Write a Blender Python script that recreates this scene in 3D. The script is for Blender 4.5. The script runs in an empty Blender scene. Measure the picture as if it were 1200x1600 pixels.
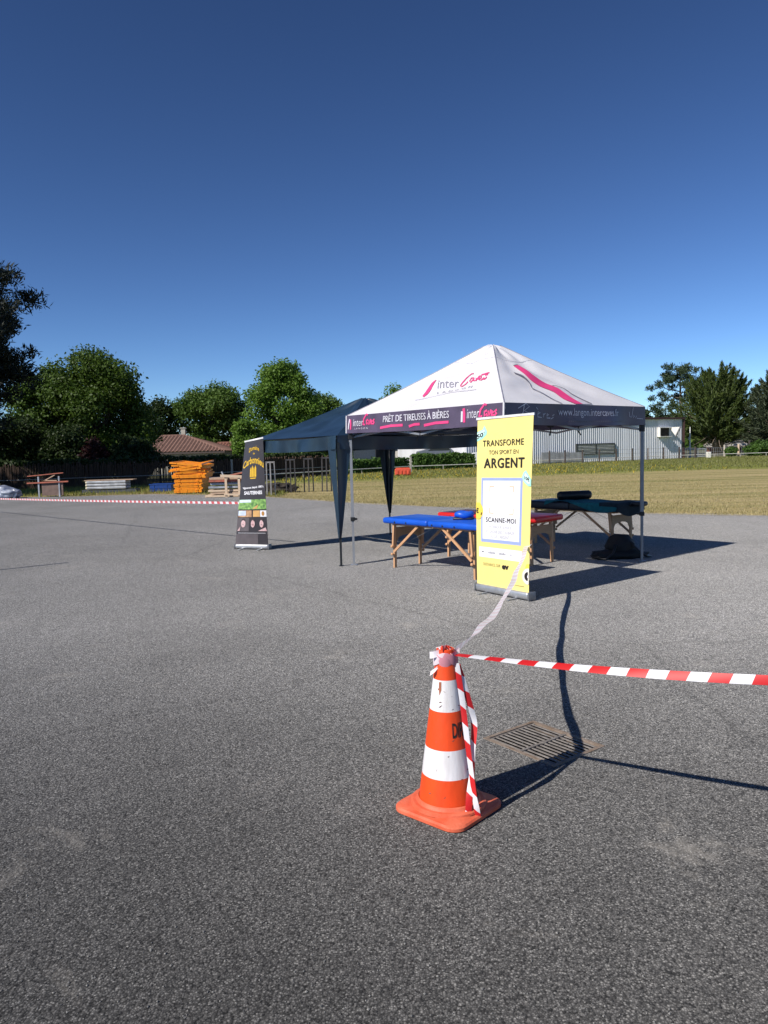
import bpy, bmesh, math, random
import numpy as np
from mathutils import Vector, Matrix

# ------------------------------------------------------------------ camera, sky, sun, exposure
scene = bpy.context.scene
COL = scene.collection
PITCH, ROLL, CAM_H, FPX = 0.0807, -0.0265, 1.683, 1187.0      # photograph is 1200 x 1600
_cp, _sp = math.cos(PITCH), math.sin(PITCH)
FW = Vector((0, _cp, -_sp)); _u0 = Vector((0, _sp, _cp)); _r0 = Vector((1, 0, 0))
RT = math.cos(ROLL)*_r0 + math.sin(ROLL)*_u0
UP = -math.sin(ROLL)*_r0 + math.cos(ROLL)*_u0
cam_data = bpy.data.cameras.new("camera")
cam = bpy.data.objects.new("camera", cam_data); COL.objects.link(cam)
m = Matrix.Identity(4)
for i in range(3):
    m[i][0], m[i][1], m[i][2] = RT[i], UP[i], -FW[i]
m[2][3] = CAM_H
cam.matrix_world = m
cam_data.sensor_fit = 'VERTICAL'; cam_data.sensor_height = 36.0
cam_data.lens = FPX*36.0/1600.0
cam_data.clip_start = 0.05; cam_data.clip_end = 3000
scene.camera = cam

SUN_ELEV, SUN_AZ = math.radians(39.0), math.radians(38.5)      # SUN_AZ: direction shadows fall, from +X to +Y
world = bpy.data.worlds.new("World"); scene.world = world; world.use_nodes = True
wn = world.node_tree; wn.nodes.clear()
sky = wn.nodes.new('ShaderNodeTexSky'); sky.sky_type = 'NISHITA'; sky.sun_disc = False
sky.sun_elevation = SUN_ELEV
sky.sun_rotation = math.atan2(-math.cos(SUN_AZ), -math.sin(SUN_AZ))
sky.altitude = 3000; sky.air_density = 1.0; sky.dust_density = 0.35; sky.ozone_density = 4.0
bg = wn.nodes.new('ShaderNodeBackground'); bg.inputs['Strength'].default_value = 0.05
wo = wn.nodes.new('ShaderNodeOutputWorld')
gam = wn.nodes.new('ShaderNodeGamma'); gam.inputs[1].default_value = 1.40
wn.links.new(sky.outputs[0], gam.inputs[0]); wn.links.new(gam.outputs[0], bg.inputs['Color']); wn.links.new(bg.outputs[0], wo.inputs['Surface'])
sun_l = bpy.data.lights.new("sun", 'SUN'); sun_l.energy = 5.0; sun_l.angle = math.radians(0.5); sun_l.color = (1.0, 0.945, 0.87)
sun = bpy.data.objects.new("sun", sun_l); COL.objects.link(sun)
_sd = Vector((math.cos(SUN_AZ)*math.cos(SUN_ELEV), math.sin(SUN_AZ)*math.cos(SUN_ELEV), -math.sin(SUN_ELEV)))
sun.rotation_euler = _sd.to_track_quat('-Z', 'Y').to_euler(); sun.location = (-10, -10, 20)
scene.view_settings.view_transform = 'Standard'; scene.view_settings.look = 'None'
scene.view_settings.exposure = 0.18; scene.view_settings.gamma = 1.0; scene.view_settings.use_curve_mapping = False
scene.cycles.max_bounces = 6; scene.cycles.transparent_max_bounces = 8

R = random.Random(7)

# ------------------------------------------------------------------ measuring: a pixel of the photo to a place on the ground / at a distance
def ray(px, py):
    v = FW + RT*((px-600)/FPX) - UP*((py-800)/FPX)
    return v/v.y
def D(px, py, Y): return Vector((0, 0, CAM_H)) + ray(px, py)*Y
def G(px, py, z=0.0):
    v = ray(px, py); return Vector((0, 0, CAM_H)) + v*((z-CAM_H)/v.z)

# ------------------------------------------------------------------ materials
MATS = {}
def nn(nt, t, **kw):
    n = nt.nodes.new(t)
    for k, v in kw.items(): setattr(n, k, v)
    return n
def mat(name, col, rough=0.6, var=0.12, scale=6.0, bump=0.0, bscale=40.0, metal=0.0, spec=0.5, trans=0.0, island=0.0, col2=None, stretch=None, coat=0.0):
    if name in MATS: return MATS[name]
    m = bpy.data.materials.new(name); m.use_nodes = True; nt = m.node_tree; L = nt.links
    b = nt.nodes['Principled BSDF']; out = nt.nodes['Material Output']
    b.inputs['Roughness'].default_value = rough; b.inputs['Metallic'].default_value = metal
    b.inputs['Specular IOR Level'].default_value = spec
    b.inputs['Coat Weight'].default_value = coat
    tc = nn(nt, 'ShaderNodeTexCoord'); vec = tc.outputs['Object']
    if stretch:
        mp = nn(nt, 'ShaderNodeMapping'); mp.inputs['Scale'].default_value = stretch
        L.new(vec, mp.inputs['Vector']); vec = mp.outputs[0]
    nz = nn(nt, 'ShaderNodeTexNoise'); nz.inputs['Scale'].default_value = scale; nz.inputs['Detail'].default_value = 5
    L.new(vec, nz.inputs['Vector'])
    mix = nn(nt, 'ShaderNodeMix', data_type='RGBA')
    c2 = col2 if col2 else tuple(min(1, c*(1+var*2)) for c in col)
    c1 = col if col2 else tuple(c*(1-var*2) for c in col)
    mix.inputs[6].default_value = (*c1, 1); mix.inputs[7].default_value = (*c2, 1)
    rm = nn(nt, 'ShaderNodeMapRange'); rm.inputs[1].default_value = 0.3; rm.inputs[2].default_value = 0.7
    L.new(nz.outputs[0], rm.inputs[0])
    fac = rm.outputs[0]
    if island:
        ge = nn(nt, 'ShaderNodeNewGeometry')
        ad = nn(nt, 'ShaderNodeMix', data_type='FLOAT'); ad.inputs[0].default_value = island
        L.new(fac, ad.inputs[2]); L.new(ge.outputs['Random Per Island'], ad.inputs[3]); fac = ad.outputs[0]
    L.new(fac, mix.inputs[0]); L.new(mix.outputs[2], b.inputs['Base Color'])
    if bump:
        n2 = nn(nt, 'ShaderNodeTexNoise'); n2.inputs['Scale'].default_value = bscale; n2.inputs['Detail'].default_value = 4
        L.new(vec, n2.inputs['Vector'])
        bp = nn(nt, 'ShaderNodeBump'); bp.inputs['Strength'].default_value = bump; bp.inputs['Distance'].default_value = 0.02
        L.new(n2.outputs[0], bp.inputs['Height']); L.new(bp.outputs[0], b.inputs['Normal'])
    if trans:
        tr = nn(nt, 'ShaderNodeBsdfTranslucent'); ms = nn(nt, 'ShaderNodeMixShader'); ms.inputs[0].default_value = trans
        L.new(mix.outputs[2], tr.inputs['Color']); L.new(b.outputs[0], ms.inputs[1]); L.new(tr.outputs[0], ms.inputs[2])
        L.new(ms.outputs[0], out.inputs['Surface'])
    MATS[name] = m; return m

def asphalt_mat():
    m = bpy.data.materials.new('asphalt_chippings'); m.use_nodes = True; nt = m.node_tree; L = nt.links
    b = nt.nodes['Principled BSDF']; b.inputs['Roughness'].default_value = 0.85; b.inputs['Specular IOR Level'].default_value = 0.25; b.inputs['Diffuse Roughness'].default_value = 1.0
    tc = nn(nt, 'ShaderNodeTexCoord')
    v1 = nn(nt, 'ShaderNodeTexVoronoi'); v1.inputs['Scale'].default_value = 135; L.new(tc.outputs['Object'], v1.inputs['Vector'])
    v2 = nn(nt, 'ShaderNodeTexVoronoi'); v2.inputs['Scale'].default_value = 62; L.new(tc.outputs['Object'], v2.inputs['Vector'])
    r1 = nn(nt, 'ShaderNodeValToRGB'); e = r1.color_ramp.elements
    e[0].position = 0.0; e[0].color = (0.055, 0.054, 0.053, 1); e[1].position = 1.0; e[1].color = (0.44, 0.43, 0.41, 1)
    k = e.new(0.30); k.color = (0.152, 0.149, 0.145, 1); k = e.new(0.84); k.color = (0.262, 0.255, 0.246, 1)
    sep = nn(nt, 'ShaderNodeSeparateColor'); L.new(v1.outputs['Color'], sep.inputs[0])
    L.new(sep.outputs[0], r1.inputs[0])
    # gaps between the stones
    rg = nn(nt, 'ShaderNodeMapRange'); rg.inputs[1].default_value = 0.55; rg.inputs[2].default_value = 0.25
    rg.inputs[3].default_value = 0.42; rg.inputs[4].default_value = 1.0; L.new(v1.outputs['Distance'], rg.inputs[0])
    # worn pale dusty areas and darker bitumen areas
    n1 = nn(nt, 'ShaderNodeTexNoise'); n1.inputs['Scale'].default_value = 0.33; n1.inputs['Detail'].default_value = 7; n1.inputs['Roughness'].default_value = 0.62
    L.new(tc.outputs['Object'], n1.inputs['Vector'])
    rw = nn(nt, 'ShaderNodeMapRange'); rw.inputs[1].default_value = 0.30; rw.inputs[2].default_value = 0.72
    rw.inputs[3].default_value = 0.88; rw.inputs[4].default_value = 1.20; L.new(n1.outputs[0], rw.inputs[0])
    n3 = nn(nt, 'ShaderNodeTexNoise'); n3.inputs['Scale'].default_value = 1.1; n3.inputs['Detail'].default_value = 9; n3.inputs['Roughness'].default_value = 0.7
    n3.inputs['Distortion'].default_value = 0.4
    L.new(tc.outputs['Object'], n3.inputs['Vector'])
    dust = nn(nt, 'ShaderNodeMapRange'); dust.inputs[1].default_value = 0.585; dust.inputs[2].default_value = 0.72; L.new(n3.outputs[0], dust.inputs[0])
    dk = nn(nt, 'ShaderNodeMath', operation='MULTIPLY'); dk.inputs[1].default_value = 0.45; L.new(dust.outputs[0], dk.inputs[0])
    # light falloff painted into the colour: dim foreground, paler asphalt farther out
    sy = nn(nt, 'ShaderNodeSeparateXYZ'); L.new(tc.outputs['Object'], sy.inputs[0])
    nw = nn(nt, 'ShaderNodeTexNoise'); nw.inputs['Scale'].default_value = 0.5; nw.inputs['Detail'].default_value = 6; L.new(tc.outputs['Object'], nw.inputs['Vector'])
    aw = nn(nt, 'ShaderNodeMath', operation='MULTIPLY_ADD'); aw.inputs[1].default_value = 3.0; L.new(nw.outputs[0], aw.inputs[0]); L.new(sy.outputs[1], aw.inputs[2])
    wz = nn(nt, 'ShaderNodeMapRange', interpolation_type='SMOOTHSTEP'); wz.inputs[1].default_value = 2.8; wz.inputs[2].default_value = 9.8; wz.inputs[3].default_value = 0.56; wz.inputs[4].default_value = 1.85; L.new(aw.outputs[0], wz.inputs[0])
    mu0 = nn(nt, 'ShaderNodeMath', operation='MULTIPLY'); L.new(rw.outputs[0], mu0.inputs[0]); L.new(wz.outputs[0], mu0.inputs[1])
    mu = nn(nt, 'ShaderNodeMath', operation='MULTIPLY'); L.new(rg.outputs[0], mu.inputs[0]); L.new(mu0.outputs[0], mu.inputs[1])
    sc = nn(nt, 'ShaderNodeVectorMath', operation='SCALE'); L.new(r1.outputs[0], sc.inputs[0]); L.new(mu.outputs[0], sc.inputs['Scale'])
    mx = nn(nt, 'ShaderNodeMix', data_type='RGBA'); mx.inputs[7].default_value = (0.36, 0.335, 0.30, 1)
    L.new(dk.outputs[0], mx.inputs[0]); L.new(sc.outputs[0], mx.inputs[6])
    # thin wandering cracks
    vc = nn(nt, 'ShaderNodeTexVoronoi', feature='DISTANCE_TO_EDGE'); vc.inputs['Scale'].default_value = 0.16
    nd = nn(nt, 'ShaderNodeTexNoise'); nd.inputs['Scale'].default_value = 1.4; nd.inputs['Detail'].default_value = 5
    L.new(tc.outputs['Object'], nd.inputs['Vector'])
    va = nn(nt, 'ShaderNodeMix', data_type='VECTOR'); va.inputs[0].default_value = 0.35
    L.new(tc.outputs['Object'], va.inputs[4]); L.new(nd.outputs['Color'], va.inputs[5]); L.new(va.outputs[1], vc.inputs['Vector'])
    ck = nn(nt, 'ShaderNodeMapRange'); ck.inputs[1].default_value = 0.0; ck.inputs[2].default_value = 0.0035
    ck.inputs[3].default_value = 0.80; ck.inputs[4].default_value = 1.0; L.new(vc.outputs['Distance'], ck.inputs[0])
    s2 = nn(nt, 'ShaderNodeVectorMath', operation='SCALE'); L.new(mx.outputs[2], s2.inputs[0]); L.new(ck.outputs[0], s2.inputs['Scale'])
    L.new(s2.outputs[0], b.inputs['Base Color'])
    ad = nn(nt, 'ShaderNodeMath', operation='ADD'); L.new(v1.outputs['Distance'], ad.inputs[0]); L.new(v2.outputs['Distance'], ad.inputs[1])
    ne = nn(nt, 'ShaderNodeMath', operation='MULTIPLY'); ne.inputs[1].default_value = -1; L.new(ad.outputs[0], ne.inputs[0])
    bp = nn(nt, 'ShaderNodeBump'); bp.inputs['Strength'].default_value = 1.0; bp.inputs['Distance'].default_value = 0.0034
    L.new(ne.outputs[0], bp.inputs['Height']); L.new(bp.outputs[0], b.inputs['Normal'])
    return m

def field_mat():
    m = bpy.data.materials.new('mown_dry_grass'); m.use_nodes = True; nt = m.node_tree; L = nt.links
    b = nt.nodes['Principled BSDF']; b.inputs['Roughness'].default_value = 0.9; b.inputs['Specular IOR Level'].default_value = 0.1
    tc = nn(nt, 'ShaderNodeTexCoord')
    mp = nn(nt, 'ShaderNodeMapping'); mp.inputs['Rotation'].default_value = (0, 0, math.radians(-12)); mp.inputs['Scale'].default_value = (0.10, 0.75, 1)
    L.new(tc.outputs['Object'], mp.inputs['Vector'])
    n1 = nn(nt, 'ShaderNodeTexNoise'); n1.inputs['Scale'].default_value = 1.0; n1.inputs['Detail'].default_value = 8; n1.inputs['Roughness'].default_value = 0.7
    L.new(mp.outputs[0], n1.inputs['Vector'])
    r1 = nn(nt, 'ShaderNodeValToRGB'); e = r1.color_ramp.elements
    e[0].position = 0.30; e[0].color = (0.16, 0.17, 0.05, 1); e[1].position = 0.72; e[1].color = (0.50, 0.41, 0.22, 1)
    k = e.new(0.42); k.color = (0.28, 0.25, 0.10, 1); k = e.new(0.55); k.color = (0.39, 0.315, 0.15, 1)
    L.new(n1.outputs[0], r1.inputs[0])
    n2 = nn(nt, 'ShaderNodeTexNoise'); n2.inputs['Scale'].default_value = 9; n2.inputs['Detail'].default_value = 6; L.new(tc.outputs['Object'], n2.inputs['Vector'])
    rr = nn(nt, 'ShaderNodeMapRange'); rr.inputs[1].default_value = 0.3; rr.inputs[2].default_value = 0.7; rr.inputs[3].default_value = 0.6; rr.inputs[4].default_value = 1.3
    L.new(n2.outputs[0], rr.inputs[0])
    sc = nn(nt, 'ShaderNodeVectorMath', operation='SCALE'); L.new(r1.outputs[0], sc.inputs[0]); L.new(rr.outputs[0], sc.inputs['Scale'])
    # uncut green band along the far side
    sx = nn(nt, 'ShaderNodeSeparateXYZ'); L.new(tc.outputs['Object'], sx.inputs[0])
    a1 = nn(nt, 'ShaderNodeMath', operation='MULTIPLY_ADD'); a1.inputs[1].default_value = -0.13; L.new(sx.outputs[0], a1.inputs[0]); L.new(sx.outputs[1], a1.inputs[2])
    n4 = nn(nt, 'ShaderNodeTexNoise'); n4.inputs['Scale'].default_value = 0.25; n4.inputs['Detail'].default_value = 5; L.new(tc.outputs['Object'], n4.inputs['Vector'])
    a2 = nn(nt, 'ShaderNodeMath', operation='MULTIPLY_ADD'); a2.inputs[1].default_value = 9.0; L.new(n4.outputs[0], a2.inputs[0]); L.new(a1.outputs[0], a2.inputs[2])
    gr = nn(nt, 'ShaderNodeMapRange'); gr.inputs[1].default_value = 46.0; gr.inputs[2].default_value = 49.0; L.new(a2.outputs[0], gr.inputs[0])
    mx = nn(nt, 'ShaderNodeMix', data_type='RGBA'); mx.inputs[7].default_value = (0.20, 0.22, 0.045, 1)
    L.new(gr.outputs[0], mx.inputs[0]); L.new(sc.outputs[0], mx.inputs[6]); L.new(mx.outputs[2], b.inputs['Base Color'])
    bp = nn(nt, 'ShaderNodeBump'); bp.inputs['Strength'].default_value = 0.8; bp.inputs['Distance'].default_value = 0.06
    L.new(n2.outputs[0], bp.inputs['Height']); L.new(bp.outputs[0], b.inputs['Normal'])
    return m

def stripe_mat(name, red, white, period=0.155, rough=0.5, trans=0.15):
    m = bpy.data.materials.new(name); m.use_nodes = True; nt = m.node_tree; L = nt.links
    b = nt.nodes['Principled BSDF']; b.inputs['Roughness'].default_value = rough; out = nt.nodes['Material Output']
    uv = nn(nt, 'ShaderNodeUVMap'); uv.uv_map = 'UVMap'
    sx = nn(nt, 'ShaderNodeSeparateXYZ'); L.new(uv.outputs[0], sx.inputs[0])
    a = nn(nt, 'ShaderNodeMath', operation='MULTIPLY_ADD'); a.inputs[1].default_value = -0.022; L.new(sx.outputs[1], a.inputs[0]); L.new(sx.outputs[0], a.inputs[2])
    d = nn(nt, 'ShaderNodeMath', operation='DIVIDE'); d.inputs[1].default_value = period; L.new(a.outputs[0], d.inputs[0])
    f = nn(nt, 'ShaderNodeMath', operation='FRACT'); L.new(d.outputs[0], f.inputs[0])
    g = nn(nt, 'ShaderNodeMath', operation='GREATER_THAN'); g.inputs[1].default_value = 0.5; L.new(f.outputs[0], g.inputs[0])
    mx = nn(nt, 'ShaderNodeMix', data_type='RGBA'); mx.inputs[6].default_value = (*white, 1); mx.inputs[7].default_value = (*red, 1)
    L.new(g.outputs[0], mx.inputs[0]); L.new(mx.outputs[2], b.inputs['Base Color'])
    tr = nn(nt, 'ShaderNodeBsdfTranslucent'); ms = nn(nt, 'ShaderNodeMixShader'); ms.inputs[0].default_value = trans
    L.new(mx.outputs[2], tr.inputs['Color']); L.new(b.outputs[0], ms.inputs[1]); L.new(tr.outputs[0], ms.inputs[2]); L.new(ms.outputs[0], out.inputs['Surface'])
    return m

def photo_mat(name, c1, c2, scale):
    return mat(name, c1, rough=0.45, scale=scale, col2=c2)

# ------------------------------------------------------------------ object helpers
WORLD_ROOT = {}
def thing(name, label, cat, loc=(0, 0, 0), rotz=0.0, group=None, world=False):
    o = bpy.data.objects.new(name, None); o.empty_display_size = 0.2; COL.objects.link(o)
    o.location = loc; o.rotation_euler = (0, 0, rotz)
    tag(o, label, cat, group)
    if world: WORLD_ROOT[o.name] = Vector(loc)
    return o
def tag(o, label, cat, group=None, kind=None):
    o['label'] = label; o['category'] = cat
    if group: o['group'] = group
    if kind: o['kind'] = kind
    return o
def root_of(o):
    while o.parent: o = o.parent
    return o
class MB:
    def __init__(s): s.v = []; s.f = []; s.m = []; s.uv = {}
    def add(s, vs, fs, mi=0):
        n = len(s.v); s.v += [tuple(v) for v in vs]; s.f += [tuple(i+n for i in f) for f in fs]; s.m += [mi]*len(fs)
    def box(s, c, size, rot=None, mi=0):
        c = Vector(c); hx, hy, hz = size[0]/2, size[1]/2, size[2]/2
        vs = [Vector((x, y, z)) for x in (-hx, hx) for y in (-hy, hy) for z in (-hz, hz)]
        if rot is not None: vs = [rot @ v for v in vs]
        s.add([c+v for v in vs], [(0, 1, 3, 2), (4, 6, 7, 5), (0, 4, 5, 1), (2, 3, 7, 6), (0, 2, 6, 4), (1, 5, 7, 3)], mi)
    def rbox(s, c, size, r=0.02, seg=3, rot=None, mi=0):
        bm = bmesh.new(); bmesh.ops.create_cube(bm, size=1.0)
        for v in bm.verts: v.co = Vector((v.co.x*size[0], v.co.y*size[1], v.co.z*size[2]))
        bmesh.ops.bevel(bm, geom=list(bm.edges), offset=r, segments=seg, affect='EDGES', profile=0.5)
        bm.verts.index_update()
        vs = [v.co.copy() for v in bm.verts]
        if rot is not None: vs = [rot @ v for v in vs]
        s.add([Vector(c)+v for v in vs], [tuple(v.index for v in f.verts) for f in bm.faces], mi); bm.free()
    def bar(s, p, q, w, h=None, mi=0, up=(0, 0, 1)):
        p, q = Vector(p), Vector(q); d = q-p; L = d.length; d.normalize(); h = h or w
        u = Vector(up)
        if abs(d.dot(u)) > 0.98: u = Vector((0, 1, 0))
        x = d.cross(u).normalized(); y = x.cross(d).normalized()
        vs = [b+x*(sx*w/2)+y*(sy*h/2) for b in (p, q) for sx, sy in ((-1, -1), (1, -1), (1, 1), (-1, 1))]
        s.add(vs, [(3, 2, 1, 0), (4, 5, 6, 7), (0, 1, 5, 4), (1, 2, 6, 5), (2, 3, 7, 6), (3, 0, 4, 7)], mi)
    def tube(s, pts, r, n=8, mi=0, cap=True):
        pts = [Vector(p) for p in pts]; rs = r if isinstance(r, (list, tuple)) else [r]*len(pts)
        rings = []; ref = None
        for i, p in enumerate(pts):
            d = (pts[min(i+1, len(pts)-1)]-pts[max(i-1, 0)]).normalized()
            if ref is None: ref = d.orthogonal().normalized()
            ref = (ref-d*ref.dot(d))
            ref = ref.normalized() if ref.length > 1e-6 else d.orthogonal().normalized()
            b = d.cross(ref)
            rings.append([p+(ref*math.cos(2*math.pi*k/n)+b*math.sin(2*math.pi*k/n))*rs[i] for k in range(n)])
        vs = [v for ring in rings for v in ring]
        fs = [(i*n+k, i*n+(k+1) % n, (i+1)*n+(k+1) % n, (i+1)*n+k) for i in range(len(pts)-1) for k in range(n)]
        if cap: fs += [tuple(range(n-1, -1, -1)), tuple((len(pts)-1)*n+k for k in range(n))]
        s.add(vs, fs, mi)
    def lathe(s, prof, c=(0, 0, 0), n=32, mi=None, cap=True):
        c = Vector(c)
        vs = [c+Vector((r*math.cos(2*math.pi*k/n), r*math.sin(2*math.pi*k/n), z)) for r, z in prof for k in range(n)]
        for i in range(len(prof)-1):
            base = len(s.v)
            s.add([vs[i*n+k] for k in range(n)]+[vs[(i+1)*n+k] for k in range(n)],
                  [(k, (k+1) % n, n+(k+1) % n, n+k) for k in range(n)], mi[i] if mi else 0)
        if cap:
            s.add(vs[-n:], [tuple(range(n))], mi[-1] if mi else 0)
    def grid(s, fn, nu, nv, mi=0, flip=False):
        vs = [fn(i/nu, j/nv) for j in range(nv+1) for i in range(nu+1)]; w = nu+1
        fs = [(j*w+i, j*w+i+1, (j+1)*w+i+1, (j+1)*w+i) for j in range(nv) for i in range(nu)]
        if flip: fs = [f[::-1] for f in fs]
        s.add(vs, fs, mi)
    def prism(s, outline, z0, z1, xf=None, mi=0):
        n = len(outline); vs = [Vector((x, y, z0)) for x, y in outline]+[Vector((x, y, z1)) for x, y in outline]
        if xf is not None: vs = [xf @ v for v in vs]
        s.add(vs, [tuple(range(n-1, -1, -1)), tuple(range(n, 2*n))]+[(i, (i+1) % n, n+(i+1) % n, n+i) for i in range(n)], mi)
    def blob(s, c, rad, seed=0, amp=0.15, sub=3, freq=3.0, mi=0, flat=None):
        bm = bmesh.new(); bmesh.ops.create_icosphere(bm, subdivisions=sub, radius=1.0)
        from mathutils import noise
        vs = []
        for v in bm.verts:
            k = 1+amp*noise.noise(v.co*freq+Vector((seed*3.1, seed*1.7, 0)))
            p = Vector((v.co.x*rad[0], v.co.y*rad[1], v.co.z*rad[2]))*k
            q = Vector(c)+p
            if flat is not None: q.z = max(q.z, flat)
            vs.append(q)
        bm.verts.index_update()
        s.add(vs, [tuple(v.index for v in f.verts) for f in bm.faces], mi); bm.free()
    def build(s, name, mats, parent=None, smooth=False, angle=None):
        me = bpy.data.meshes.new(name)
        off = Vector((0, 0, 0))
        if parent is not None:
            off = WORLD_ROOT.get(root_of(parent).name, off)
        me.from_pydata([tuple(Vector(v)-off) for v in s.v], [], s.f)
        if not isinstance(mats, (list, tuple)): mats = [mats]
        for mm in mats: me.materials.append(mm)
        me.polygons.foreach_set('material_index', s.m)
        if smooth: me.polygons.foreach_set('use_smooth', [True]*len(s.f))
        me.update()
        o = bpy.data.objects.new(name, me); COL.objects.link(o)
        if parent is not None: o.parent = parent
        if smooth and angle:
            me.set_sharp_from_angle(angle=math.radians(angle))
        return o
def structure(name, mb, mats, **kw):
    o = mb.build(name, mats, **kw); o['kind'] = 'structure'; return o
def copy_tree(o, parent=None):
    c = o.copy(); COL.objects.link(c)
    if parent is not None: c.parent = parent
    for ch in list(o.children): copy_tree(ch, c)
    return c
def ribbon(name, pts, wdirs, w, mats, parent=None, u0=0.0, sub=6):
    """a flat tape through pts, wdirs its width directions; smooth Catmull-Rom"""
    P = [Vector(p) for p in pts]; W = [Vector(d).normalized() for d in wdirs]
    out, wd = [], []
    for i in range(len(P)-1):
        p0, p1, p2, p3 = P[max(i-1, 0)], P[i], P[i+1], P[min(i+2, len(P)-1)]
        for k in range(sub):
            t = k/sub
            out.append(0.5*((2*p1)+(p2-p0)*t+(2*p0-5*p1+4*p2-p3)*t*t+(3*p1-p0-3*p2+p3)*t**3))
            wd.append(W[i].lerp(W[i+1], t).normalized())
    out.append(P[-1]); wd.append(W[-1])
    me = bpy.data.meshes.new(name); off = Vector((0, 0, 0))
    if parent is not None: off = WORLD_ROOT.get(root_of(parent).name, off)
    vs, us, L = [], [], u0
    for i, p in enumerate(out):
        if i: L += (p-out[i-1]).length
        for s_ in (-0.5, 0, 0.5):
            cr = out[min(i+1, len(out)-1)]-out[max(i-1, 0)]
            nrm = cr.cross(wd[i]); nrm = nrm.normalized() if nrm.length > 1e-9 else Vector((0, 0, 1))
            vs.append(tuple(p+wd[i]*(s_*w)+nrm*(0.0025 if s_ == 0 else 0)-off)); us.append((L, s_))
    fs = []
    for i in range(len(out)-1):
        for k in (0, 1):
            a = i*3+k; fs.append((a, a+1, a+4, a+3))
    me.from_pydata(vs, [], fs); me.materials.append(mats)
    uvl = me.uv_layers.new(name='UVMap')
    for lp in me.loops: uvl.data[lp.index].uv = us[lp.vertex_index]
    me.polygons.foreach_set('use_smooth', [True]*len(fs))
    o = bpy.data.objects.new(name, me); COL.objects.link(o)
    if parent is not None: o.parent = parent
    return o

# ---- lettering
_tc = {}
def text_geo(s, bold=0.0, shear=0.0, spacing=1.0):
    key = (s, bold, shear, spacing)
    if key in _tc: return _tc[key]
    cu = bpy.data.curves.new('lettering', 'FONT'); cu.body = s; cu.size = 1.0; cu.offset = bold; cu.shear = shear
    cu.space_character = spacing; cu.resolution_u = 3; cu.fill_mode = 'FRONT'
    o = bpy.data.objects.new('lettering_tmp', cu); COL.objects.link(o)
    dg = bpy.context.evaluated_depsgraph_get(); dg.update()
    me = bpy.data.meshes.new_from_object(o.evaluated_get(dg))
    vs = [(v.co.x, v.co.y) for v in me.vertices]; fs = [tuple(p.vertices) for p in me.polygons]
    bpy.data.objects.remove(o); bpy.data.curves.remove(cu); bpy.data.meshes.remove(me)
    x0 = min(v[0] for v in vs); x1 = max(v[0] for v in vs); y0 = min(v[1] for v in vs); y1 = max(v[1] for v in vs)
    vs = [((x-x0)/(x1-x0), (y-y0)/(y1-y0)) for x, y in vs]
    _tc[key] = (vs, fs); return _tc[key]
def put_text(mb, S, s, u0, u1, v0, v1, bold=0.0, shear=0.0, mi=0, warp=None, spacing=1.0):
    vs, fs = text_geo(s, bold, shear, spacing); out = []
    for x, y in vs:
        u, v = u0+(u1-u0)*x, v0+(v1-v0)*y
        if warp: u, v = warp(u, v)
        out.append(S(u, v))
    mb.add(out, fs, mi)
def put_bold(mb, at, eps, s, u0, u1, v0, v1, d, **kw):
    for k, (du, dv) in enumerate(((-1, 0), (1, 0), (0, 0.5), (0, -0.5))):
        put_text(mb, at(eps+0.0004*k), s, u0+du*d, u1+du*d, v0+dv*d*0.45, v1+dv*d*0.45, **kw)
def put_poly(mb, S, pts, mi=0): mb.add([S(u, v) for u, v in pts], [tuple(range(len(pts)))], mi)
def put_rect(mb, S, u0, v0, u1, v1, mi=0, nu=4, nv=4): mb.grid(lambda a, b: S(u0+(u1-u0)*a, v0+(v1-v0)*b), nu, nv, mi)
def put_line(mb, S, pts, w, mi=0, asp=1.0):
    """a stroke of width w through (u,v) points; asp = surface width / height so strokes keep their width"""
    P = [Vector((u*asp, v, 0)) for u, v in pts]
    L, Rr = [], []
    for i, p in enumerate(P):
        d = (P[min(i+1, len(P)-1)]-P[max(i-1, 0)]); d.normalize(); n = Vector((-d.y, d.x, 0))*w/2
        L.append(p+n); Rr.append(p-n)
    vs = [S(q.x/asp, q.y) for q in L]+[S(q.x/asp, q.y) for q in Rr]; n = len(P)
    mb.add(vs, [(i, i+1, n+i+1, n+i) for i in range(n-1)], mi)
def ellipse(cu, cv, ru, rv, n=20, a0=0, a1=2*math.pi): return [(cu+ru*math.cos(a0+(a1-a0)*k/n), cv+rv*math.sin(a0+(a1-a0)*k/n)) for k in range(n)]
def sheet(BL, BR, TR, TL, bow=0.0):
    BL, BR, TR, TL = map(Vector, (BL, BR, TR, TL))
    n = (BR-BL).cross(TL-BL).normalized()
    def at(eps):
        def S(u, v):
            p = BL*(1-u)*(1-v)+BR*u*(1-v)+TR*u*v+TL*(1-u)*v
            return p+n*(eps+bow*math.sin(math.pi*v)*(1-0.6*math.sin(math.pi*u))+0.3*bow*math.sin(5*v+2*u))
        return S
    return at
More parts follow.
